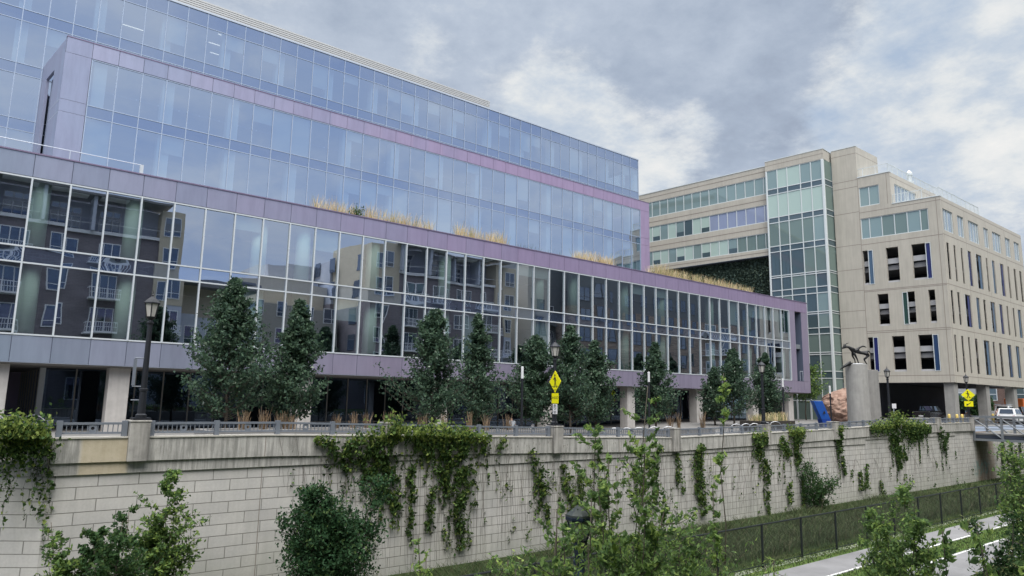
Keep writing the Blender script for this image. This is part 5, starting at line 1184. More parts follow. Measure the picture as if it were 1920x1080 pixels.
# ------------------------------------------------------------------ houses and hedge far behind the overhang
def house(x0, x1, y0, y1, z0, z1, wallm, wins, label, roofm, base=None):
    t = thing('house', label, 'house', ((x0 + x1) / 2, (y0 + y1) / 2, z0))
    MB().box(x0, x1, y0, y1, z0, z1).build('wall', wallm, t)
    b = MB(); m = (y0 + y1) / 2; b.add([(x0 - .3, y0 - .4, z1), (x1 + .3, y0 - .4, z1), (x1 + .3, y1 + .4, z1), (x0 - .3, y1 + .4, z1), (x0 - .3, m, z1 + 3), (x1 + .3, m, z1 + 3)], [(3, 2, 1, 0), (0, 1, 5, 4), (2, 3, 4, 5), (0, 4, 3), (1, 2, 5)]); b.build('roof', roofm, t)
    for (f, a, z, w, h) in wins:      # f 'w': on the x0 face at y=a
        fr = MB(); 
        fr.box(x0 - .06, x0 - .005, a - w / 2, a + w / 2, z, z + .12); fr.box(x0 - .06, x0 - .005, a - w / 2, a + w / 2, z + h - .12, z + h); fr.box(x0 - .055, x0 - .005, a - w / 2, a - w / 2 + .14, z + .12, z + h - .12); fr.box(x0 - .055, x0 - .005, a + w / 2 - .14, a + w / 2, z + .12, z + h - .12); fr.box(x0 - .05, x0 - .005, a - w / 2 + .14, a + w / 2 - .14, z + h * .5 - .05, z + h * .5 + .05)
        o = fr.build('window', M_WHITE, t); MB().quad((x0 - .02, a - w / 2 + .1, z + .1), (x0 - .02, a + w / 2 - .1, z + .1), (x0 - .02, a + w / 2 - .1, z + h - .1), (x0 - .02, a - w / 2 + .1, z + h - .1)).build('pane', M_BGLASS[2], o)
    return t
M_BR = brickmat('house_brick', (.13, .075, .06), (.10, .06, .05), (.17, .16, .15)); M_SID = mat('grey_siding', (.33, .35, .37), .8, var=.1); M_SHNG = mat('shingles', (.10, .09, .09), .95, var=.3, vscale=8)
house(158, 170, 38.0, 49.2, -1.2, 9, M_BR, [('w', 43.2, 1.6, 2.0, 2.4), ('w', 43.2, 5.2, 2.0, 2.4), ('w', 47.5, 1.6, 1.6, 2.4), ('w', 47.5, 5.2, 1.6, 2.4)], 'brown brick house with white framed windows seen under the overhang at right', M_SHNG)
house(158.5, 170, 50.5, 60, -1.2, 8, M_SID, [('w', 54, 1.4, 2.6, 1.7), ('w', 58, 1.4, 1.6, 2.2)], 'pale grey sided house seen between the two overhang columns', M_SHNG)
house(163, 175, 28, 36.8, -1.2, 8.5, mat('tan_siding', (.36, .31, .25), .9, var=.1), [('w', 33, 1.5, 1.5, 2.2), ('w', 33, 5, 1.5, 2.2)], 'tan house at the right edge behind the orange truck', M_SHNG)
t = thing('hedge', 'dark green clipped hedge below the grey house between the overhang columns', 'hedge', (143, 49, -1.4))
rng = np.random.default_rng(3); n = 5000
Ch = np.stack([rng.uniform(142, 145, n), rng.uniform(43.5, 52.5, n), np.zeros(n)], 1); Ch[:, 2] = -1.4 + rng.uniform(0, 1, n) * (3.6 + .5 * np.sin(Ch[:, 1] * 1.3))
V, F = leafquads(Ch, .5, rng, wid=.7); npmesh('leaves', V, F, L_DARK, pick(rng, n, (.7, .28, .02)), t)
sheet('far_lawn', [104, 142, 160, 400], [37.5, 60, 140], lambda x, y: -1.46 + (.004 if x < 145 else .2), M_PAVE)
for k, (x, y, h, w, lb) in enumerate(((185, 40, 15, 12, 'broad street tree behind the brick house'), (178, 31, 13, 10, 'street tree behind the tan house'), (182, 56, 14, 12, 'broad street tree behind the grey house'))):
    grow('street_tree', lb, 'tree', (x, y, -1.4), h, w, 300 + k, 2600, .7, L_DARK, (.5, .4, .1), 'trees behind the houses', nb=70, trunk_r=.25, jitter=.6, prof=lambda q: math.sin(math.pi * min(1, max(.05, q))) ** .6, crown0=.3, up=.3)

# ------------------------------------------------------------------ columnar oaks in front of the glass building
def fwd(x, y): return x * math.cos(CY) + y * math.sin(CY)
OAKP = lambda q: (min(1., (q / .14) ** .5)) * (1 - max(0, (q - .26) / .74)) ** .92 + .06
oaks = [(424, 455, 528, 165, 34.5, 'tall columnar oak at left, left one of the first pair'), (550, 563, 566, 120, 35.5, 'columnar oak at left, right one of the first pair'),
        (808, 822, 584, 135, 34.5, 'columnar oak in the middle pair, left and fuller one'), (892, 887, 590, 88, 36.5, 'columnar oak in the middle pair, narrower right one'),
        (1006, 1010, 632, 112, 37.5, 'columnar oak just left of the AHEAD crosswalk sign'), (1070, 1068, 612, 95, 36.0, 'tall columnar oak directly right of the AHEAD crosswalk sign'),
        (1116, 1112, 640, 82, 37.5, 'columnar oak second to the right of the AHEAD crosswalk sign'), (1229, 1226, 645, 76, 36.0, 'lone narrow columnar oak between the two building columns'),
        (1340, 1338, 690, 50, 38.5, 'small dark columnar oak, left of the end group'), (1376, 1368, 655, 82, 36.5, 'columnar oak in the middle of the end group'), (1438, 1434, 664, 66, 36.5, 'columnar oak behind the lamp, right one of the end group')]
for k, (pc, pt, py, w, y, lb) in enumerate(oaks):
    x, _ = onwall(pc, 770, y); xt, zt = onwall(pt, py, y); g = grd(x)
    W = w / CF * fwd(x, y)
    grow('columnar_oak', lb, 'tree', (x, y, g), zt - g, W * 1.04, 20 + k, 15000 if w > 100 else 10500, .19 if k < 4 else .21, L_OAK, (.46, .51, .03), 'columnar oaks in front of the glass building', OAKP, crown0=.11, nb=230, trunk_r=.09, jitter=.14, up=.75, wid=.55)
x, _ = onwall(1526, 770, 43.5); grow('street_tree', 'light green young tree between the glass building end and the stair tower', 'tree', (80.6, 43.6, -1.75), 6.6, 4.2, 60, 3200, .3, L_MID, (.4, .45, .15), None, lambda q: math.sin(math.pi * min(1, max(.08, q))) ** .7, crown0=.34, nb=90, trunk_r=.08, jitter=.3, up=.6)

# ------------------------------------------------------------------ climbing vines on the wall
VN = 0
def vine(label, strokes, bare=(), dens=240, ls=.15, mats=L_VINE, wts=(.45, .42, .13), seed=None):
    global VN; VN += 1
    rng = np.random.default_rng(700 + VN); Cs = []; stem = MB()
    x0, z0 = onwall(strokes[0][0][0], strokes[0][0][1], WY)
    t = thing('climbing_vine', label, 'climbing vine', (x0, WY - .1, max(TZ, z0 - 1)), 'creepers hanging on the retaining wall')
    for s in strokes:
        pts = [(*onwall(a, b, WY), w) for a, b, w in s]
        for (xa, za, wa), (xb, zb, wb) in zip(pts, pts[1:]):
            sc_ = fwd((xa + xb) / 2, WY) / CF
            L_ = math.hypot(xb - xa, zb - za); W_ = (wa + wb) * sc_ * 1.25; n = int(max(6, L_ * W_ * dens * 1.7))
            k = rng.uniform(0, 1, n); c = rng.normal(0, .52, n)
            wv = (wa + (wb - wa) * k) * sc_ * 1.25 * (.75 + .5 * rng.uniform(0, 1, n))
            dirn = np.array([xb - xa, zb - za]) / max(L_, 1e-6)
            X_ = xa + (xb - xa) * k - dirn[1] * c * wv; Z_ = za + (zb - za) * k + dirn[0] * c * wv
            top = np.array([cope(q) for q in X_])
            # knock holes so the wall shows through
            hole = np.sin(X_ * 7.1 + VN) * np.sin(Z_ * 6.3 + 2 * VN) + .4 * np.sin(X_ * 17 + Z_ * 13)
            keep = (hole < .42) | (Z_ > top - .35); X_, Z_, top = X_[keep], Z_[keep], top[keep]
            front = np.where(Z_ < top - .8, .09, .24); out = np.where(Z_ > top + .02, rng.uniform(-.5, .45, len(X_)), 0)
            Y_ = WY - front - rng.uniform(0, .2, len(X_)) + out
            Cs.append(np.stack([X_, Y_, Z_], 1))
            stem.tube([(xa, WY - (.08 if za < cope(xa) - .8 else .2), za), ((xa + xb) / 2 + .04, WY - (.08 if (za + zb) / 2 < cope(xa) - .8 else .2), (za + zb) / 2), (xb, WY - (.08 if zb < cope(xa) - .8 else .2), zb)], .014, 4, cap=False)
    # loose strands trailing below the leafy mass
    base_pts = np.concatenate(Cs)
    for i in range(min(40, 5 + len(base_pts) // 150)):
        a = base_pts[rng.integers(len(base_pts))]
        if a[2] < TZ + 2.2: continue
        ln = rng.uniform(.5, 2.4); m = int(ln / .045); q = np.linspace(0, 1, m); xw = a[0] + .06 * np.sin(q * 9 + i) + rng.normal(0, .1) * q
        zz = a[2] - ln * q; Y2 = np.where(zz < cope(a[0]) - .8, WY - .05, WY - .22)
        P_ = np.stack([xw, Y2, zz], 1); stem.tube([tuple(p) for p in P_[::max(1, m // 6)]] + [tuple(P_[-1])], .007, 3, cap=False)
        keep = rng.uniform(size=m) < rng.uniform(.35, .95); Cs.append(P_[keep] + rng.normal(size=(keep.sum(), 3)) * [.035, .015, .03] - [0, .03, 0])
    for (pa, pb, n, ya, yb) in bare:
        for i in range(int(n * 1.1)):
            p = pa + (pb - pa) * (i + rng.uniform(0, 1)) / n; yt = ya + rng.uniform(-14, 26); ye = yb + rng.uniform(-45, 10)
            dx = rng.normal(0, 9); P_ = []
            for q in np.linspace(0, 1, 7):
                X_, Z_ = onwall(p + dx * (1 - q) ** 2 + rng.normal(0, 1.0), yt + (ye - yt) * q, WY); P_.append((X_, WY - (.02 if Z_ < cope(X_) - .8 else .165), Z_))
            stem.tube(P_, [.0085 - .0009 * j for j in range(7)], 3, cap=False)
            if rng.uniform() < .35:
                a = P_[rng.integers(2, 6)]; m = rng.integers(4, 16)
                Cs.append(np.array(a)[None] + rng.normal(size=(m, 3)) * [.09, .03, .22] + [0, -.06, 0])
    C = np.concatenate(Cs)
    V, F = leafquads(C, ls, rng, droop=.9, wid=.75, facing=(-.3, -1, .55)); mi = pick(rng, len(C), wts)
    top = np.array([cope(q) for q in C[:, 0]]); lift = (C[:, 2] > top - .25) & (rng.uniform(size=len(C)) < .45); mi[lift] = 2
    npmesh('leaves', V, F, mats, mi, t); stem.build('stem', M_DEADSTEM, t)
    return t
vine('leafy creeper heaped over the coping at the far left corner', [[(-10, 812, 26), (40, 808, 24), (78, 822, 22)], [(0, 838, 22), (60, 842, 16)], [(10, 800, 14), (60, 800, 16), (85, 812, 14)], [(20, 825, 30), (70, 830, 28)], [(-5, 805, 20), (50, 812, 24), (85, 825, 18)], [(0, 830, 26), (50, 836, 20)], [(78, 825, 20), (88, 862, 11), (92, 892, 5)], [(92, 900, 3), (98, 915, 4)], [(35, 845, 8), (40, 870, 3)]], dens=330, ls=.13, wts=(.5, .42, .08))
vine('large creeper smothering the second pier and hanging in a broad tongue below it', [[(585, 820, 5), (610, 838, 14), (640, 850, 12)], [(640, 838, 14), (690, 835, 24), (728, 822, 22)], [(716, 798, 15), (742, 800, 18), (748, 825, 14)], [(722, 812, 20), (738, 812, 20)], [(690, 850, 30), (705, 885, 30), (728, 915, 26), (738, 955, 9)],
     [(735, 955, 4), (733, 990, 4)], [(655, 855, 16), (640, 880, 8)]], [(560, 770, 26, 850, 1075), (520, 640, 10, 822, 930)], dens=300)
vine('broad creeper sheet right of the second pier tapering to a point low on the wall', [[(755, 815, 14), (800, 808, 14), (860, 815, 13), (898, 822, 9)], [(770, 832, 18), (820, 845, 28), (870, 850, 24)], [(820, 870, 18), (835, 905, 9), (832, 930, 5)], [(862, 875, 25), (868, 915, 20), (856, 950, 14)], [(850, 950, 12), (860, 990, 10), (862, 1030, 6)],
     [(765, 870, 6), (770, 920, 7), (764, 1005, 5)], [(810, 910, 8), (800, 960, 7), (798, 995, 6)], [(888, 940, 4), (886, 950, 5)], [(905, 815, 8), (895, 850, 4)]], [(760, 900, 30, 860, 1070), (895, 960, 9, 825, 905)], dens=300)
vine('narrow green creeper slanting down left of the crosswalk sign pier', [[(985, 845, 5), (1000, 870, 10), (1015, 905, 13), (1018, 930, 9)], [(1016, 935, 5), (1025, 985, 5)], [(940, 822, 9), (925, 840, 4)]], [(930, 1040, 32, 835, 1030)], dens=230)
vine('light green creeper patch below the crosswalk sign pier', [[(1058, 895, 12), (1070, 930, 18), (1078, 960, 16)], [(1050, 870, 4), (1062, 900, 8)], [(1085, 880, 5), (1088, 940, 8)]], [(1040, 1120, 22, 845, 1030)], dens=170, wts=(.3, .45, .25))
vine('thin hanging creeper strand right of the crosswalk sign pier', [[(1113, 825, 4), (1120, 870, 5)], [(1126, 895, 7), (1130, 935, 9), (1136, 950, 5)]], [(1100, 1180, 22, 830, 1010)], dens=240)
vine('creeper strip with leaves to its tip, left of the bike hoop pier', [[(1187, 868, 5), (1190, 905, 6)], [(1228, 832, 6), (1226, 880, 5), (1226, 945, 6)], [(1205, 890, 5), (1200, 940, 5)]], [(1180, 1250, 20, 835, 1000)], dens=210)
vine('pair of creeper strips right of the bike hoop pier', [[(1265, 850, 5), (1268, 905, 6)], [(1308, 832, 9), (1302, 880, 13), (1310, 930, 11), (1316, 965, 6)]], [(1255, 1400, 34, 835, 980)], dens=210)
vine('creeper clump hanging from the coping left of the third lamp pier', [[(1403, 820, 7), (1418, 825, 15), (1430, 830, 12)], [(1415, 838, 15), (1424, 858, 8)], [(1428, 862, 5), (1440, 892, 10)], [(1436, 895, 4), (1436, 970, 4)]], [(1385, 1465, 20, 850, 985)], dens=230)
vine('two creeper tongues hanging right of the third lamp pier', [[(1455, 822, 7), (1468, 840, 9), (1478, 858, 7)], [(1485, 815, 9), (1492, 845, 7), (1494, 875, 6)], [(1475, 905, 5), (1478, 945, 5)], [(1500, 900, 3), (1503, 950, 4)], [(1472, 810, 10), (1500, 812, 8)]], [(1460, 1560, 24, 850, 960)], dens=220)
vine('dark creeper hanging from the pier under the blue sculpture', [[(1566, 797, 8), (1566, 815, 9), (1572, 850, 9)], [(1574, 855, 5), (1581, 890, 4)]], [(1560, 1600, 9, 850, 950)], dens=230, wts=(.7, .28, .02))
vine('wide creeper mound over the pylon pier with a long dark tongue below', [[(1625, 803, 7), (1655, 802, 11), (1672, 795, 10)], [(1664, 788, 9), (1674, 783, 11), (1680, 795, 10)], [(1685, 803, 13), (1715, 803, 12), (1737, 806, 6)], [(1668, 810, 18), (1680, 835, 17), (1682, 862, 9), (1684, 880, 4)], [(1700, 815, 12), (1725, 818, 6)], [(1690, 845, 6), (1696, 862, 2)]], [(1640, 1760, 22, 840, 945)], dens=230, wts=(.62, .33, .05))
vine('thin dark creeper fork below the last but one pier', [[(1754, 800, 3), (1764, 822, 6), (1769, 845, 4)], [(1774, 812, 3), (1768, 830, 3)]], [(1745, 1820, 14, 830, 925)], dens=200, wts=(.85, .15, .0))
vine('feathery upright creeper shoots on the wall below the pylons', [[(1608, 885, 3), (1612, 920, 7)], [(1622, 870, 3), (1620, 915, 6)], [(1646, 900, 3), (1652, 930, 4)], [(1530, 905, 8), (1535, 950, 12)]], [(1590, 1660, 12, 850, 945)], dens=220)
vine('grey green creeper strands on the wall behind the footbridge', [[(1876, 825, 4), (1878, 880, 5), (1880, 905, 3)], [(1892, 825, 2), (1896, 880, 3)], [(1908, 830, 3), (1912, 880, 4)], [(1900, 835, 2), (1903, 870, 2)]], [(1862, 1925, 18, 823, 900)], dens=150, wts=(.8, .2, 0))
o_ = onwall(1530, 935, 24.3); grow('wall_foot_shrub', 'dark round shrub at the wall foot behind the chain link fence', 'shrub', (o_[0], 24.2, TZ), 3.2, 3.0, 71, 2600, .17, L_DARK, (.6, .36, .04), None, lambda q: .8, nb=60, trunk_r=.05, stems=5, spread=.8, crown0=.1, bark=M_STEM)

# ------------------------------------------------------------------ shrubs and saplings in the sunken corridor
BUSH = lambda q: math.sin(math.pi * min(.97, .18 + .8 * q)) ** .6
def at(px, py, y): x, z = onwall(px, py, y); return x, y, z
def shrub(px, py, wpx, y, label, seed, leaves, ls, mats, wts, nm='shrub', **kw):
    x, _, z = at(px, py, y); g = TZ
    return grow(nm, label, kw.pop('cat', 'shrub'), (x, y, g), z - g, wpx / CF * fwd(x, y), seed, leaves, ls, mats, wts, kw.pop('group', None), kw.pop('prof', BUSH), bark=M_STEM, **kw)
kw = dict(stems=6, spread=.7, trunk_r=.045, nb=120, jitter=.075, up=.85, wid=.5, crown0=.22, prof=lambda q: max(.16, 1.25 - 1.1 * q))
shrub(318, 886, 250, 22.6, 'tall airy elm shrub against the wall at left, highest of the three', 36, 9000, .125, L_MID, (.38, .42, .20), group='elm shrubs at the lower left', **{**kw, 'stems': 3, 'nb': 190, 'spread': .25, 'up': .55})
shrub(222, 960, 215, 21.6, 'middle dark elm shrub of the three at lower left', 32, 7600, .12, L_DARK, (.42, .42, .16), group='elm shrubs at the lower left', **kw)
shrub(146, 978, 175, 21.8, 'lowest and leftmost elm shrub of the three at lower left', 33, 4600, .125, L_MID, (.45, .4, .15), group='elm shrubs at the lower left', **kw)
shrub(636, 900, 190, 21.8, 'dense dark green shrub in front of the wall, left of the big creepers', 34, 24000, .12, [leafmat('deep_leaf_dark', (.022, .056, .024), .15), leafmat('deep_leaf', (.038, .085, .034), .2), L_DARK[2]], (.60, .34, .06), stems=13, spread=.95, trunk_r=.045, nb=330, jitter=.15, up=1.0, wid=.55, crown0=.15, prof=lambda q: max(.16, 1.15 - .85 * q))
# foreground saplings, growing from the near side of the corridor
sap = dict(spread=.75, trunk_r=.035, jitter=.04, up=1.1, wid=.46, lname='leaves')
shrub(1150, 722, 250, 9.0, 'tall leafy sapling in the foreground right of the greenway lantern', 41, 4200, .13, L_BRIGHT, (.38, .42, .20), 'sapling', cat='sapling', stems=9, nb=210, crown0=.42, prof=lambda q: 1.05 - .8 * q, **sap)
shrub(1338, 700, 90, 9.6, 'single slender bright sapling shoot rising before the building columns', 42, 420, .15, L_BRIGHT, (.2, .45, .35), 'sapling', cat='sapling', stems=2, nb=46, crown0=.62, prof=lambda q: .75 - .5 * q, **{**sap, 'trunk_r': .04})
shrub(1035, 950, 230, 8.3, 'leafy foreground shrub left of the greenway lantern', 43, 4200, .115, L_BRIGHT, (.45, .4, .15), 'sapling', cat='sapling', stems=11, nb=200, crown0=.4, prof=lambda q: 1.05 - .5 * q, **sap)
shrub(1240, 965, 300, 9.4, 'wide leafy foreground thicket right of the greenway lantern', 44, 7500, .115, L_BRIGHT, (.5, .38, .12), 'sapling', cat='sapling', stems=14, nb=330, crown0=.4, prof=lambda q: 1.1 - .45 * q, **sap)
shrub(800, 1000, 95, 12.0, 'thin pale green sapling shoots at the bottom edge below the big creeper', 45, 600, .12, L_BRIGHT, (.2, .45, .35), 'sapling', cat='sapling', stems=4, nb=50, crown0=.5, prof=lambda q: .9 - .5 * q, **sap)
shrub(1675, 905, 185, 9.0, 'feathery green sapling in front of the bike path', 46, 7000, .125, L_BRIGHT, (.46, .40, .14), 'sapling', cat='sapling', stems=8, nb=260, crown0=.3, prof=lambda q: max(.12, 1.2 - 1.05 * q), **{**sap, 'jitter': .1})
shrub(1862, 965, 130, 6.2, 'dark trailing bush with pale leaf tips at the lower right', 47, 9000, .11, [L_DARK[0], L_DARK[1], leafmat('pale_tip_leaf', (.27, .29, .13), .2)], (.6, .28, .12), stems=9, nb=260, crown0=.35, prof=BUSH, spread=.6, trunk_r=.04, jitter=.12, up=.1, wid=.36)
shrub(1915, 830, 150, 7.0, 'light green shrub cut by the right edge of the view', 48, 6500, .115, L_BRIGHT, (.45, .42, .13), stems=8, nb=240, crown0=.35, prof=lambda q: 1.1 - .75 * q, spread=.6, trunk_r=.04, jitter=.12, up=.8)
shrub(1880, 1000, 150, 4.2, 'bright big leaved shoots nearest the camera at the lower right corner', 49, 520, .17, L_BRIGHT, (.25, .45, .3), 'sapling', cat='sapling', stems=6, nb=70, crown0=.5, prof=lambda q: .9 - .5 * q, **sap)
shrub(1768, 995, 60, 5.2, 'lone leafy stem leaning before the bike path at lower right', 50, 90, .17, L_BRIGHT, (.5, .4, .1), 'sapling', cat='sapling', stems=1, nb=26, crown0=.55, prof=lambda q: .5, **{**sap, 'trunk_r': .035})
shrub(930, 1045, 140, 12.5, 'low leafy shoots along the bottom edge below the pale wall section', 51, 1500, .115, L_BRIGHT, (.45, .4, .15), 'sapling', cat='sapling', stems=8, nb=120, crown0=.5, prof=lambda q: 1.05 - .4 * q, **sap)
shrub(1440, 1040, 170, 11.4, 'scattered pale shoots growing up against the chain link fence', 52, 420, .13, L_BRIGHT, (.2, .45, .35), 'sapling', cat='sapling', stems=9, nb=60, crown0=.6, prof=lambda q: .8 - .4 * q, **sap)
shrub(1083, 938, 120, 7.9, 'leafy shoots directly in front of the greenway lantern', 53, 1500, .10, L_BRIGHT, (.4, .42, .18), 'sapling', cat='sapling', stems=6, nb=110, crown0=.5, prof=lambda q: 1.05 - .4 * q, **sap)
# weeds between fence and wall, grass along the edges
rng = np.random.default_rng(12)
n = 60000; X_ = rng.uniform(10, 62, n); Y_ = 18.6 + 6.1 * rng.uniform(0, 1, n) ** .8
Bs = np.stack([X_, Y_, np.full(n, TZ + .02)], 1); o = blades(Bs, .42 + .25 * np.clip(np.sin(X_ * .9) * np.sin(Y_ * 1.1 + X_ * .3), 0, 1)[:, None], .9, rng, .010, L_WEED, (.5, .3, .12, .08), 'weeds', None, (36, 21, TZ)); tag(o, 'rough weeds and tall grass between the fence and the wall foot', 'weeds', None, 'stuff')
n = 9000; X_ = rng.uniform(60, 110, n); Y_ = 18.6 + 6.1 * rng.uniform(0, 1, n)
Bs = np.stack([X_, Y_, np.full(n, TZ + .02)], 1); o = blades(Bs, .45, .9, rng, .02, L_WEED, (.4, .3, .2, .1), 'weeds', None, (80, 21, TZ)); tag(o, 'rough weeds farther along behind the fence toward the footbridge', 'weeds', None, 'stuff')
n = 15000; X_ = rng.uniform(24, 75, n); Y_ = np.where(rng.uniform(size=n) < .45, rng.uniform(14.07, 15.27, n), rng.uniform(17.13, 18.5, n))
Bs = np.stack([X_, Y_, np.full(n, TZ + .01)], 1); o = blades(Bs, .09, .5, rng, .02, [L_WEED[0], L_WEED[3], mat('lawn_light', (.16, .2, .06), .9)], (.3, .5, .2), 'grass', None, (50, 15, TZ)); tag(o, 'short mown grass along both edges of the bike path', 'grass', None, 'stuff')

# ------------------------------------------------------------------ greenway lantern in the foreground
x, y = 9.18, 9.31; t = thing('greenway_lantern', 'dark blue fluted lantern post half hidden by foreground saplings at the bottom', 'street lamp', (x, y, TZ))
M_NAVY = mat('navy_paint', (.016, .026, .05), .35, .3); M_COPPER = mat('lantern_cap', (.045, .055, .05), .45, .2)
b = MB(); N = 24; prof = [(-7.0, .16), (-6.2, .15), (-6.1, .10), (-3.0, .085), (-2.86, .085)]
o0 = len(b.v)
for z, r in prof:
    for j in range(N): rr = r * (1.0 if j % 2 else .86); b.v.append((x + rr * math.cos(2 * math.pi * j / N), y + rr * math.sin(2 * math.pi * j / N), z))
for i in range(len(prof) - 1):
    for j in range(N): b.f.append((i * N + j, i * N + (j + 1) % N, (i + 1) * N + (j + 1) % N, (i + 1) * N + j)); b.m.append(0)
b.build('fluted_post', mat('navy_post', (.07, .10, .17), .4, .3), t)
MB().lathe(x, y, [(.07, -2.88), (.12, -2.84), (.12, -2.78), (.09, -2.74), (.11, -2.6), (.135, -2.46), (.15, -2.42)], 12).build('lantern_base', M_NAVY, t)
MB().lathe(x, y, [(.13, -2.42), (.225, -2.06)], 8, rot=.2).build('lantern_glass', mat('clear_lantern_glass', (.34, .35, .33), .2, trans=.4), t)
b = MB()
for k in range(8): q = .2 + math.pi / 4 * k; b.tube([(x + .138 * math.cos(q), y + .138 * math.sin(q), -2.43), (x + .238 * math.cos(q), y + .238 * math.sin(q), -2.05)], .015, 4)
b.lathe(x, y, [(.25, -2.09), (.262, -2.07), (.262, -2.03), (.25, -2.02)], 8, rot=.2); b.build('lantern_cage', M_NAVY, t)
MB().lathe(x, y, [(.26, -2.02), (.255, -1.99), (.06, -1.84), (.03, -1.83)], 8, rot=.2).build('lantern_roof', M_COPPER, t); MB().lathe(x, y, [(.03, -1.83), (.045, -1.79), (.01, -1.74)], 8).build('finial', M_NAVY, t)

# ------------------------------------------------------------------ apartment blocks across the corridor, seen mirrored in the glass
AY = -6.0
BRK = brickmat('dark_brick', (.24, .215, .245), (.195, .175, .20), (.28, .275, .29)); BRK2 = brickmat('mixed_brick', (.40, .32, .27), (.20, .155, .14), (.33, .30, .28))
M_CRM = mat('cream_stucco', (.60, .54, .43), .9, var=.06); M_PENT = mat('grey_blue_siding', (.52, .56, .66), .85, var=.06); M_CHAR = mat('charcoal_panel', (.15, .165, .185), .7, var=.1)
M_TRIM = mat('pale_trim', (.8, .82, .86), .7); M_AGL = glassmat('apartment_glass', (0, 0, 0), (.62, .7, .85), .30, opaque=(.07, .09, .12)); M_TREL = mat('trellis', (.2, .2, .22), .8); M_CURT = mat('window_blind', (.24, .26, .28), .9)
def awin(parent, x, z, w, h, y, door=False, trim=M_TRIM, n=2):
    b = MB(); f = .10
    b.box(x - w / 2, x + w / 2, y + .005, y + .07, z, z + f); b.box(x - w / 2, x + w / 2, y + .005, y + .07, z + h - f, z + h)
    for k in range(n + 1): xx = x - w / 2 + f / 2 + (w - f) * k / n; b.box(xx - f / 2, xx + f / 2, y + .005, y + .065, z + f, z + h - f)
    if not door: b.box(x - w / 2 + f, x + w / 2 - f, y + .005, y + .06, z + h * .28, z + h * .28 + .07)
    o = b.build('window', trim, parent)
    b = MB(); b.quad((x + w / 2 - f, y + .02, z + f), (x - w / 2 + f, y + .02, z + f), (x - w / 2 + f, y + .02, z + h - f), (x + w / 2 - f, y + .02, z + h - f)); b.build('pane', M_AGL, o)
def balcony(parent, x, z, w, y, m=M_TRIM):
    b = MB(); b.box(x - w / 2, x + w / 2, y + .01, y + 1.5, z - .18, z)
    o = b.build('balcony', m, parent); b = MB()
    b.box(x - w / 2, x + w / 2, y + 1.44, y + 1.5, z + 1.02, z + 1.1); b.box(x - w / 2, x - w / 2 + .06, y + .05, y + 1.44, z + 1.02, z + 1.1); b.box(x + w / 2 - .06, x + w / 2, y + .05, y + 1.44, z + 1.02, z + 1.1); b.box(x - w / 2, x + w / 2, y + 1.45, y + 1.49, z + .5, z + .56)
    k = int(w / .22)
    for i in range(k + 1): xx = x - w / 2 + .02 + (w - .04) * i / k; b.box(xx - .02, xx + .02, y + 1.45, y + 1.49, z, z + 1.02)
    b.build('balustrade', m, o)
FLZ = [-.9, 2.9, 6.7, 10.5, 14.3]
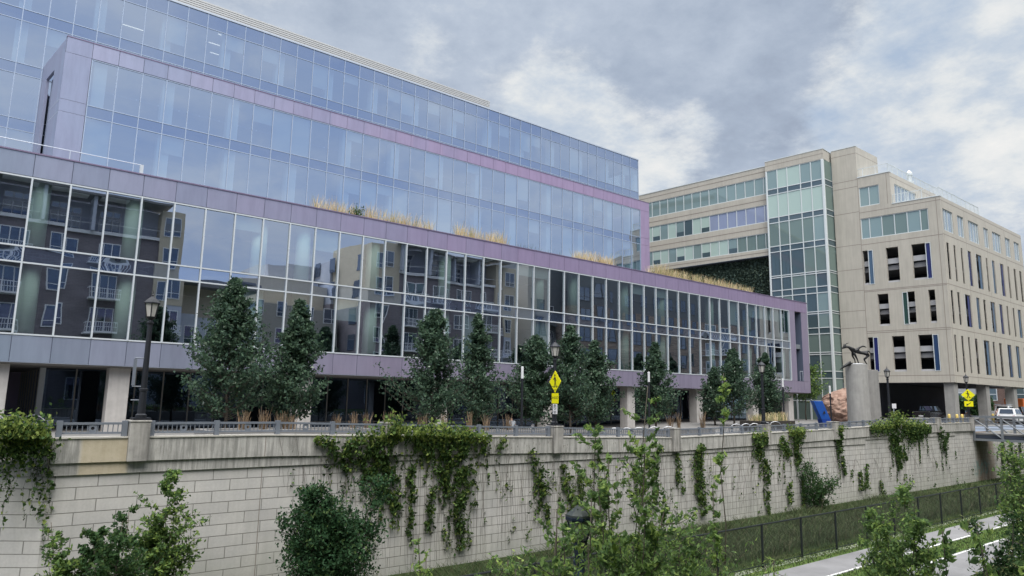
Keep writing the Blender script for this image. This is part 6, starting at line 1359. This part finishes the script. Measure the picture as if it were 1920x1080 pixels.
def brick_apartment(xa, xb, label, left_wing, y=AY, deep=18):
    t = thing('apartment_building', label, 'apartment building', ((xa + xb) / 2, y - 6, -1.8), 'apartment blocks mirrored in the glass')
    bay = 2.9
    x0 = xa + (4.6 if left_wing else 0); x1 = xb - bay
    MB().box(x0, x1, y - deep, y, -1.8, 18.05).build('brick_wall', BRK, t)
    MB().box(x0 - .1, x1 + .1, y - .3, y + .25, 18.05, 18.42).build('cornice', M_TRIM, t)
    MB().box(x0 + .05, x1, y - deep, y - 2.0, 18.05, 22.0).build('penthouse_wall', M_PENT, t)
    MB().box(x1, xb, y - deep, y + .35, 10.3, 21.85).build('stucco_bay', M_CRM, t); MB().box(x1, xb, y - deep, y + .30, -1.8, 10.3).build('siding_bay', M_PENT, t)
    for z in (2.9, 6.7): balcony(t, (x1 + xb) / 2, z, 2.6, y + .35)
    if left_wing:
        MB().box(xa, x0, y - 12, y + .2, 13.6, 22.4).build('stucco_bay', M_CRM, t); MB().box(xa, x0, y - 12, y + .15, -1.8, 13.6).build('brick_bay', BRK, t); MB().box(xa - .5, x0 - .4, y - 24, y - 12, -1.8, 14.3).build('brick_wing', BRK, t); MB().box(xa - .4, x0 - .4, y - 24, y - 12, 14.3, 20.8).build('stucco_wing', M_PENT, t); MB().box(xa - .8, x0 - .6, y - 38, y - 24, -1.8, 18.2).build('brick_wing', BRK, t); MB().box(xa - .8, x0 - .6, y - 50, y - 38, -1.8, 19.4).build('stucco_wing', M_CRM, t)
        for j, yy in enumerate((-15, -20, -28, -33, -42)):
            for z in FLZ[1:4]:
                q = MB(); q.box(xa - 2.2, xa - .81, y + yy - 1.8, y + yy + 1.8, z - .18, z); q.box(xa - 2.2, xa - 2.14, y + yy - 1.8, y + yy + 1.8, z, z + 1.05); q.build('balcony', M_TRIM, t)
    MB().box(x0 - .6, x1 + .9, y - 3.5, y + 1.3, 22.35, 22.6).build('trellis_roof', M_TREL, t)
    k = 0; xx = x0 + 2.4
    while xx < x1 - 1.0:
        for i, z in enumerate(FLZ):
            if k % 3 == 2: awin(t, xx, z + .7, 2.3, 2.3, y, n=2)
            else: awin(t, xx, z + .05, 2.7, 2.75, y, True, n=3); balcony(t, xx, z, 3.4, y) if z > 0 else None
        awin(t, xx, 18.5, 2.7, 1.9, y - 2.0, True, n=3); awin(t, xx, 20.55, 2.7, .8, y - 2.0, True, n=3)
        b = MB(); b.box(xx - 2.4, xx - 2.05, y - 2, y + .9, 18.4, 22.35); b.build('trellis_post', M_PENT, t)
        b = MB()
        for q in range(7): b.box(xx - 1.7, xx + 1.6, y - .6 + .26 * q, y - .5 + .26 * q, 22.2, 22.34)
        b.build('trellis_slat', M_TRIM, t)
        xx += 4.55; k += 1
    b = MB(); b.box(x0, x1, y - .02, y + .02, 19.3, 19.36); b.build('terrace_rail', M_TRIM, t)
    for z in FLZ[1:] + [18.1]: awin(t, (x1 + xb) / 2, z + .6, 2.0, 2.4, y + .35, n=2)
    if left_wing:
        for z in FLZ[1:] + [18.1]:
            awin(t, xa + 2.3, z + .6, 2.4, 2.4, y + .2, n=2)
        for j in range(5):
            for z in FLZ[1:] + [18.1]:
                b = MB(); e_ = .06 if j < 1 else .56 if j < 3 else .86; b.box(xa - e_, xa - e_ + .055, y - 6 - 6 * j, y - 4 - 6 * j, z + .6, z + 2.9); b.build('window', M_AGL, t)
    return t
brick_apartment(-30, 21.2, 'dark brick apartment block with balconies and trellised roof, mirrored at the left of the glass', False)
brick_apartment(46.6, 73.0, 'second brick apartment block with cream wing, mirrored in the middle of the glass', True)
t = thing('apartment_building', 'low pale block set back between the two mirrored brick blocks', 'apartment building', (30, -26, -1.8), 'apartment blocks mirrored in the glass')
MB().box(21.6, 46, -34, -14, -1.8, 12.6).build('stucco_wall', mat('pale_stucco', (.40, .39, .37), .9, var=.08), t); MB().box(21.5, 30.5, -30, -9, -1.8, 9.8).build('lavender_wing', M_PENT, t); MB().box(21.2, 31.5, -31, -7.6, 13.6, 14.2).build('flat_roof', M_TREL, t); MB().box(22, 30, -30, -10, 9.8, 13.6).build('upper_wall', M_CRM, t)
MB().box(33, 46, -36, -20, 12.6, 17.5).build('upper_block', M_CRM, t); MB().box(38.5, 46, -44, -24, 12, 20.5).build('upper_block', M_PENT, t)
for xx in (23.5, 26.5, 29): 
    for z in (2.9, 6.0): awin(t, xx, z, 2.0, 2.3, -9, n=2)
for xx in (33, 37, 41, 44.5):
    for z in FLZ[1:4]: awin(t, xx, z + .3, 2.2, 2.2, -14, n=2)
t = thing('apartment_building', 'charcoal and mixed brick apartment block mirrored at the right of the glass', 'apartment building', (120, -14, -1.8), 'apartment blocks mirrored in the glass')
MB().box(77.4, 80.6, -24, AY + .2, -1.8, 23.4).build('stucco_bay', mat('taupe_stucco', (.5, .48, .44), .9), t)
MB().box(80.6, 87.0, -24, AY - 3.5, -1.8, 28).build('recess_wall', M_CHAR, t)
MB().box(87.0, 172, -24, AY, -1.8, 17.2).build('brick_wall', BRK2, t); MB().box(87.0, 172, -24, AY - .3, 17.2, 28).build('top_wall', M_CHAR, t); MB().box(98.2, 100.4, -24, AY + .03, -1.8, 17.2).build('dark_strip', M_CHAR, t); MB().box(125, 137, -24, AY - 2.0, 2.9, 17.2).build('balcony_recess', M_CHAR, t)
for k, xx in enumerate([90, 93.8, 97, 103, 106.8, 110.6, 114.5, 118.3, 122, 141, 145, 149, 153, 157, 161, 165]):
    for z in FLZ[:-1] + [14.0, 18.0]: awin(t, xx, z + .55, 1.9 if k % 3 else 2.6, 2.6, AY if z < 17 else AY - .3, n=2, trim=M_CHAR)
for xx in (83.8,):
    for z in FLZ[1:]: balcony(t, xx, z, 5.4, AY - 3.5, M_CHAR); awin(t, xx, z + .05, 3.2, 2.6, AY - 3.5, True, n=3)
for xx in (128, 133.5):
    for z in FLZ[1:]: balcony(t, xx, z, 5.2, AY - .8, M_TRIM); awin(t, xx, z + .05, 3.4, 2.6, AY + .01, True, n=3)
for z in FLZ[1:]: awin(t, 79, z + .5, 1.6, 2.4, AY + .2, n=2, trim=M_CHAR)

# ------------------------------------------------------------------ sky, sun, camera
SUN_AZ, SUN_EL = -122.0, 55.0          # direction to the sun: azimuth from +x, elevation
w = bpy.data.worlds.new("World"); sc.world = w; w.use_nodes = True; N, L = w.node_tree.nodes, w.node_tree.links; N.clear()
out = N.new('ShaderNodeOutputWorld'); bg = N.new('ShaderNodeBackground'); bg.inputs[1].default_value = .1; L.new(bg.outputs[0], out.inputs[0])
sky = N.new('ShaderNodeTexSky'); sky.sky_type = 'NISHITA'; sky.sun_disc = False; sky.sun_elevation = rad(SUN_EL); sky.sun_rotation = rad(90 - SUN_AZ); sky.air_density = 1.0; sky.dust_density = 1.2; sky.ozone_density = 1.5
tc = N.new('ShaderNodeTexCoord'); sp = N.new('ShaderNodeSeparateXYZ'); L.new(tc.outputs['Generated'], sp.inputs[0])
zc = math_node(N, L, 'MAXIMUM', math_node(N, L, 'ADD', sp.outputs[2], .22), .06)
cb = N.new('ShaderNodeCombineXYZ'); L.new(math_node(N, L, 'DIVIDE', sp.outputs[0], zc), cb.inputs[0]); L.new(math_node(N, L, 'DIVIDE', sp.outputs[1], zc), cb.inputs[1]); cb.inputs[2].default_value = .37
v = cb.outputs[0]
n1 = noise(N, L, mapping(N, L, v, (1.3, .4, 0)), 1.9, 9, .56)      # big cloud masses
n2 = noise(N, L, mapping(N, L, v, (7.1, 2.2, 1)), 3.6, 9, .62)      # ragged detail
n3 = noise(N, L, mapping(N, L, v, (3.3, 8.2, 2)), .7, 4, .5)
def dirdot(px, py, pw):
    d = sight(px, py); d = d / np.linalg.norm(d)
    vm = N.new('ShaderNodeVectorMath'); vm.operation = 'DOT_PRODUCT'; L.new(tc.outputs['Generated'], vm.inputs[0]); vm.inputs[1].default_value = tuple(d)
    return math_node(N, L, 'POWER', math_node(N, L, 'MAXIMUM', vm.outputs['Value'], 0.), pw)
K = 10.0
field = None
for bx, by_, bp_, ba_ in ((1050, 195, 380, .9), (1120, 255, 400, .75), (1225, 335, 420, .95), (985, 235, 420, .7), (795, 85, 900, .6), (1660, 245, 260, .8), (1760, 165, 170, .6), (1880, 310, 150, .7), (1720, 340, 260, .55),
                       (1905, 60, 200, .55), (1690, 25, 320, .6), (1312, 222, 2600, .6), (1545, 215, 2400, .55), (430, -60, 200, .4)):
    q = math_node(N, L, 'MULTIPLY', dirdot(bx, by_, bp_), ba_); field = q if field is None else math_node(N, L, 'ADD', field, q)
nd = noise(N, L, mapping(N, L, v, (2.2, 5.1, 3)), 5.5, 12, .68)
wob = math_node(N, L, 'MULTIPLY', math_node(N, L, 'SUBTRACT', math_node(N, L, 'ADD', math_node(N, L, 'MULTIPLY', nd, .6), math_node(N, L, 'MULTIPLY', n2, .4)), .5), 2.4)
mk = N.new('ShaderNodeMapRange'); mk.interpolation_type = 'SMOOTHSTEP'; mk.inputs[1].default_value = .20; mk.inputs[2].default_value = .92; L.new(math_node(N, L, 'ADD', field, wob), mk.inputs[0])
tb = math_node(N, L, 'ADD', math_node(N, L, 'MULTIPLY', n1, .58), math_node(N, L, 'ADD', math_node(N, L, 'MULTIPLY', n2, .26), math_node(N, L, 'MULTIPLY', nd, .22)))
base = ramp(N, L, tb, [(.40, (.31, .365, .47)), (.49, (.40, .47, .585)), (.57, (.50, .57, .68)), (.66, (.70, .745, .79))])
bright = ramp(N, L, n2, [(.32, (.43, .53, .68)), (.45, (.58, .65, .74)), (.55, (.76, .79, .81)), (.70, (.91, .90, .88))])
clouds = mixc(N, L, mk.outputs[0], base, bright)
vm = N.new('ShaderNodeVectorMath'); vm.operation = 'SCALE'; L.new(clouds, vm.inputs[0]); vm.inputs[3].default_value = K
gaps = ramp(N, L, n3, [(.30, (1, 1, 1)), (.40, (0, 0, 0))])
front = N.new('ShaderNodeMapRange'); front.interpolation_type = 'SMOOTHSTEP'; front.inputs[1].default_value = -.25; front.inputs[2].default_value = .35
fd = N.new('ShaderNodeVectorMath'); fd.operation = 'DOT_PRODUCT'; L.new(tc.outputs['Generated'], fd.inputs[0]); fd.inputs[1].default_value = (math.cos(CY), math.sin(CY), 0); L.new(fd.outputs['Value'], front.inputs[0])
# behind the camera the sky is open blue with thin haze
haze = ramp(N, L, tb, [(.36, (.43 * K, .56 * K, .86 * K)), (.50, (.59 * K, .69 * K, .91 * K)), (.63, (.82 * K, .87 * K, .98 * K))])
blue = mixc(N, L, .85, sky.outputs[0], haze)
frontc = mixc(N, L, math_node(N, L, 'MULTIPLY', gaps, .30), vm.outputs[0], sky.outputs[0])
zen = N.new('ShaderNodeMapRange'); zen.interpolation_type = 'SMOOTHSTEP'; zen.inputs[1].default_value = .62; zen.inputs[2].default_value = .88; L.new(sp.outputs[2], zen.inputs[0])   # bright overhead sky, out of view, added to lift the ambient light
L.new(mixc(N, L, zen.outputs[0], mixc(N, L, front.outputs[0], blue, frontc), (2.7 * K, 2.75 * K, 2.8 * K)), bg.inputs[0])
sl_ = bpy.data.lights.new('sun', 'SUN'); sl_.energy = 3.9; sl_.angle = rad(50); sl_.color = (1, .965, .91); so = bpy.data.objects.new('sun', sl_); COL.objects.link(so)
sd = Vector((math.cos(rad(SUN_AZ)) * math.cos(rad(SUN_EL)), math.sin(rad(SUN_AZ)) * math.cos(rad(SUN_EL)), math.sin(rad(SUN_EL)))); so.rotation_euler = sd.to_track_quat('Z', 'Y').to_euler(); so.location = (0, 0, 60)
cd = bpy.data.cameras.new('camera'); cam = bpy.data.objects.new('camera', cd); COL.objects.link(cam); sc.camera = cam
cd.sensor_fit = 'HORIZONTAL'; cd.sensor_width = 36; cd.lens = 36 * CF / 1920; cd.clip_start = .1; cd.clip_end = 5000
Rm = Matrix((tuple(CM[0]), tuple(-CM[1]), tuple(-CM[2]))).transposed(); cam.matrix_world = Rm.to_4x4()
sc.view_settings.view_transform = 'Standard'; sc.view_settings.look = 'None'; sc.view_settings.exposure = 0; sc.view_settings.gamma = 1
sc.cycles.max_bounces = 8; sc.cycles.transparent_max_bounces = 16; sc.cycles.glossy_bounces = 4; sc.cycles.diffuse_bounces = 3; sc.cycles.caustics_reflective = False; sc.cycles.caustics_refractive = False; sc.cycles.use_denoising = True
sc.render.engine = 'CYCLES'
# lift everything so that the floor of the sunken corridor is z = 0
for o in list(sc.objects):
    if o.parent is None and o.type != 'LIGHT': o.location.z += 7.0
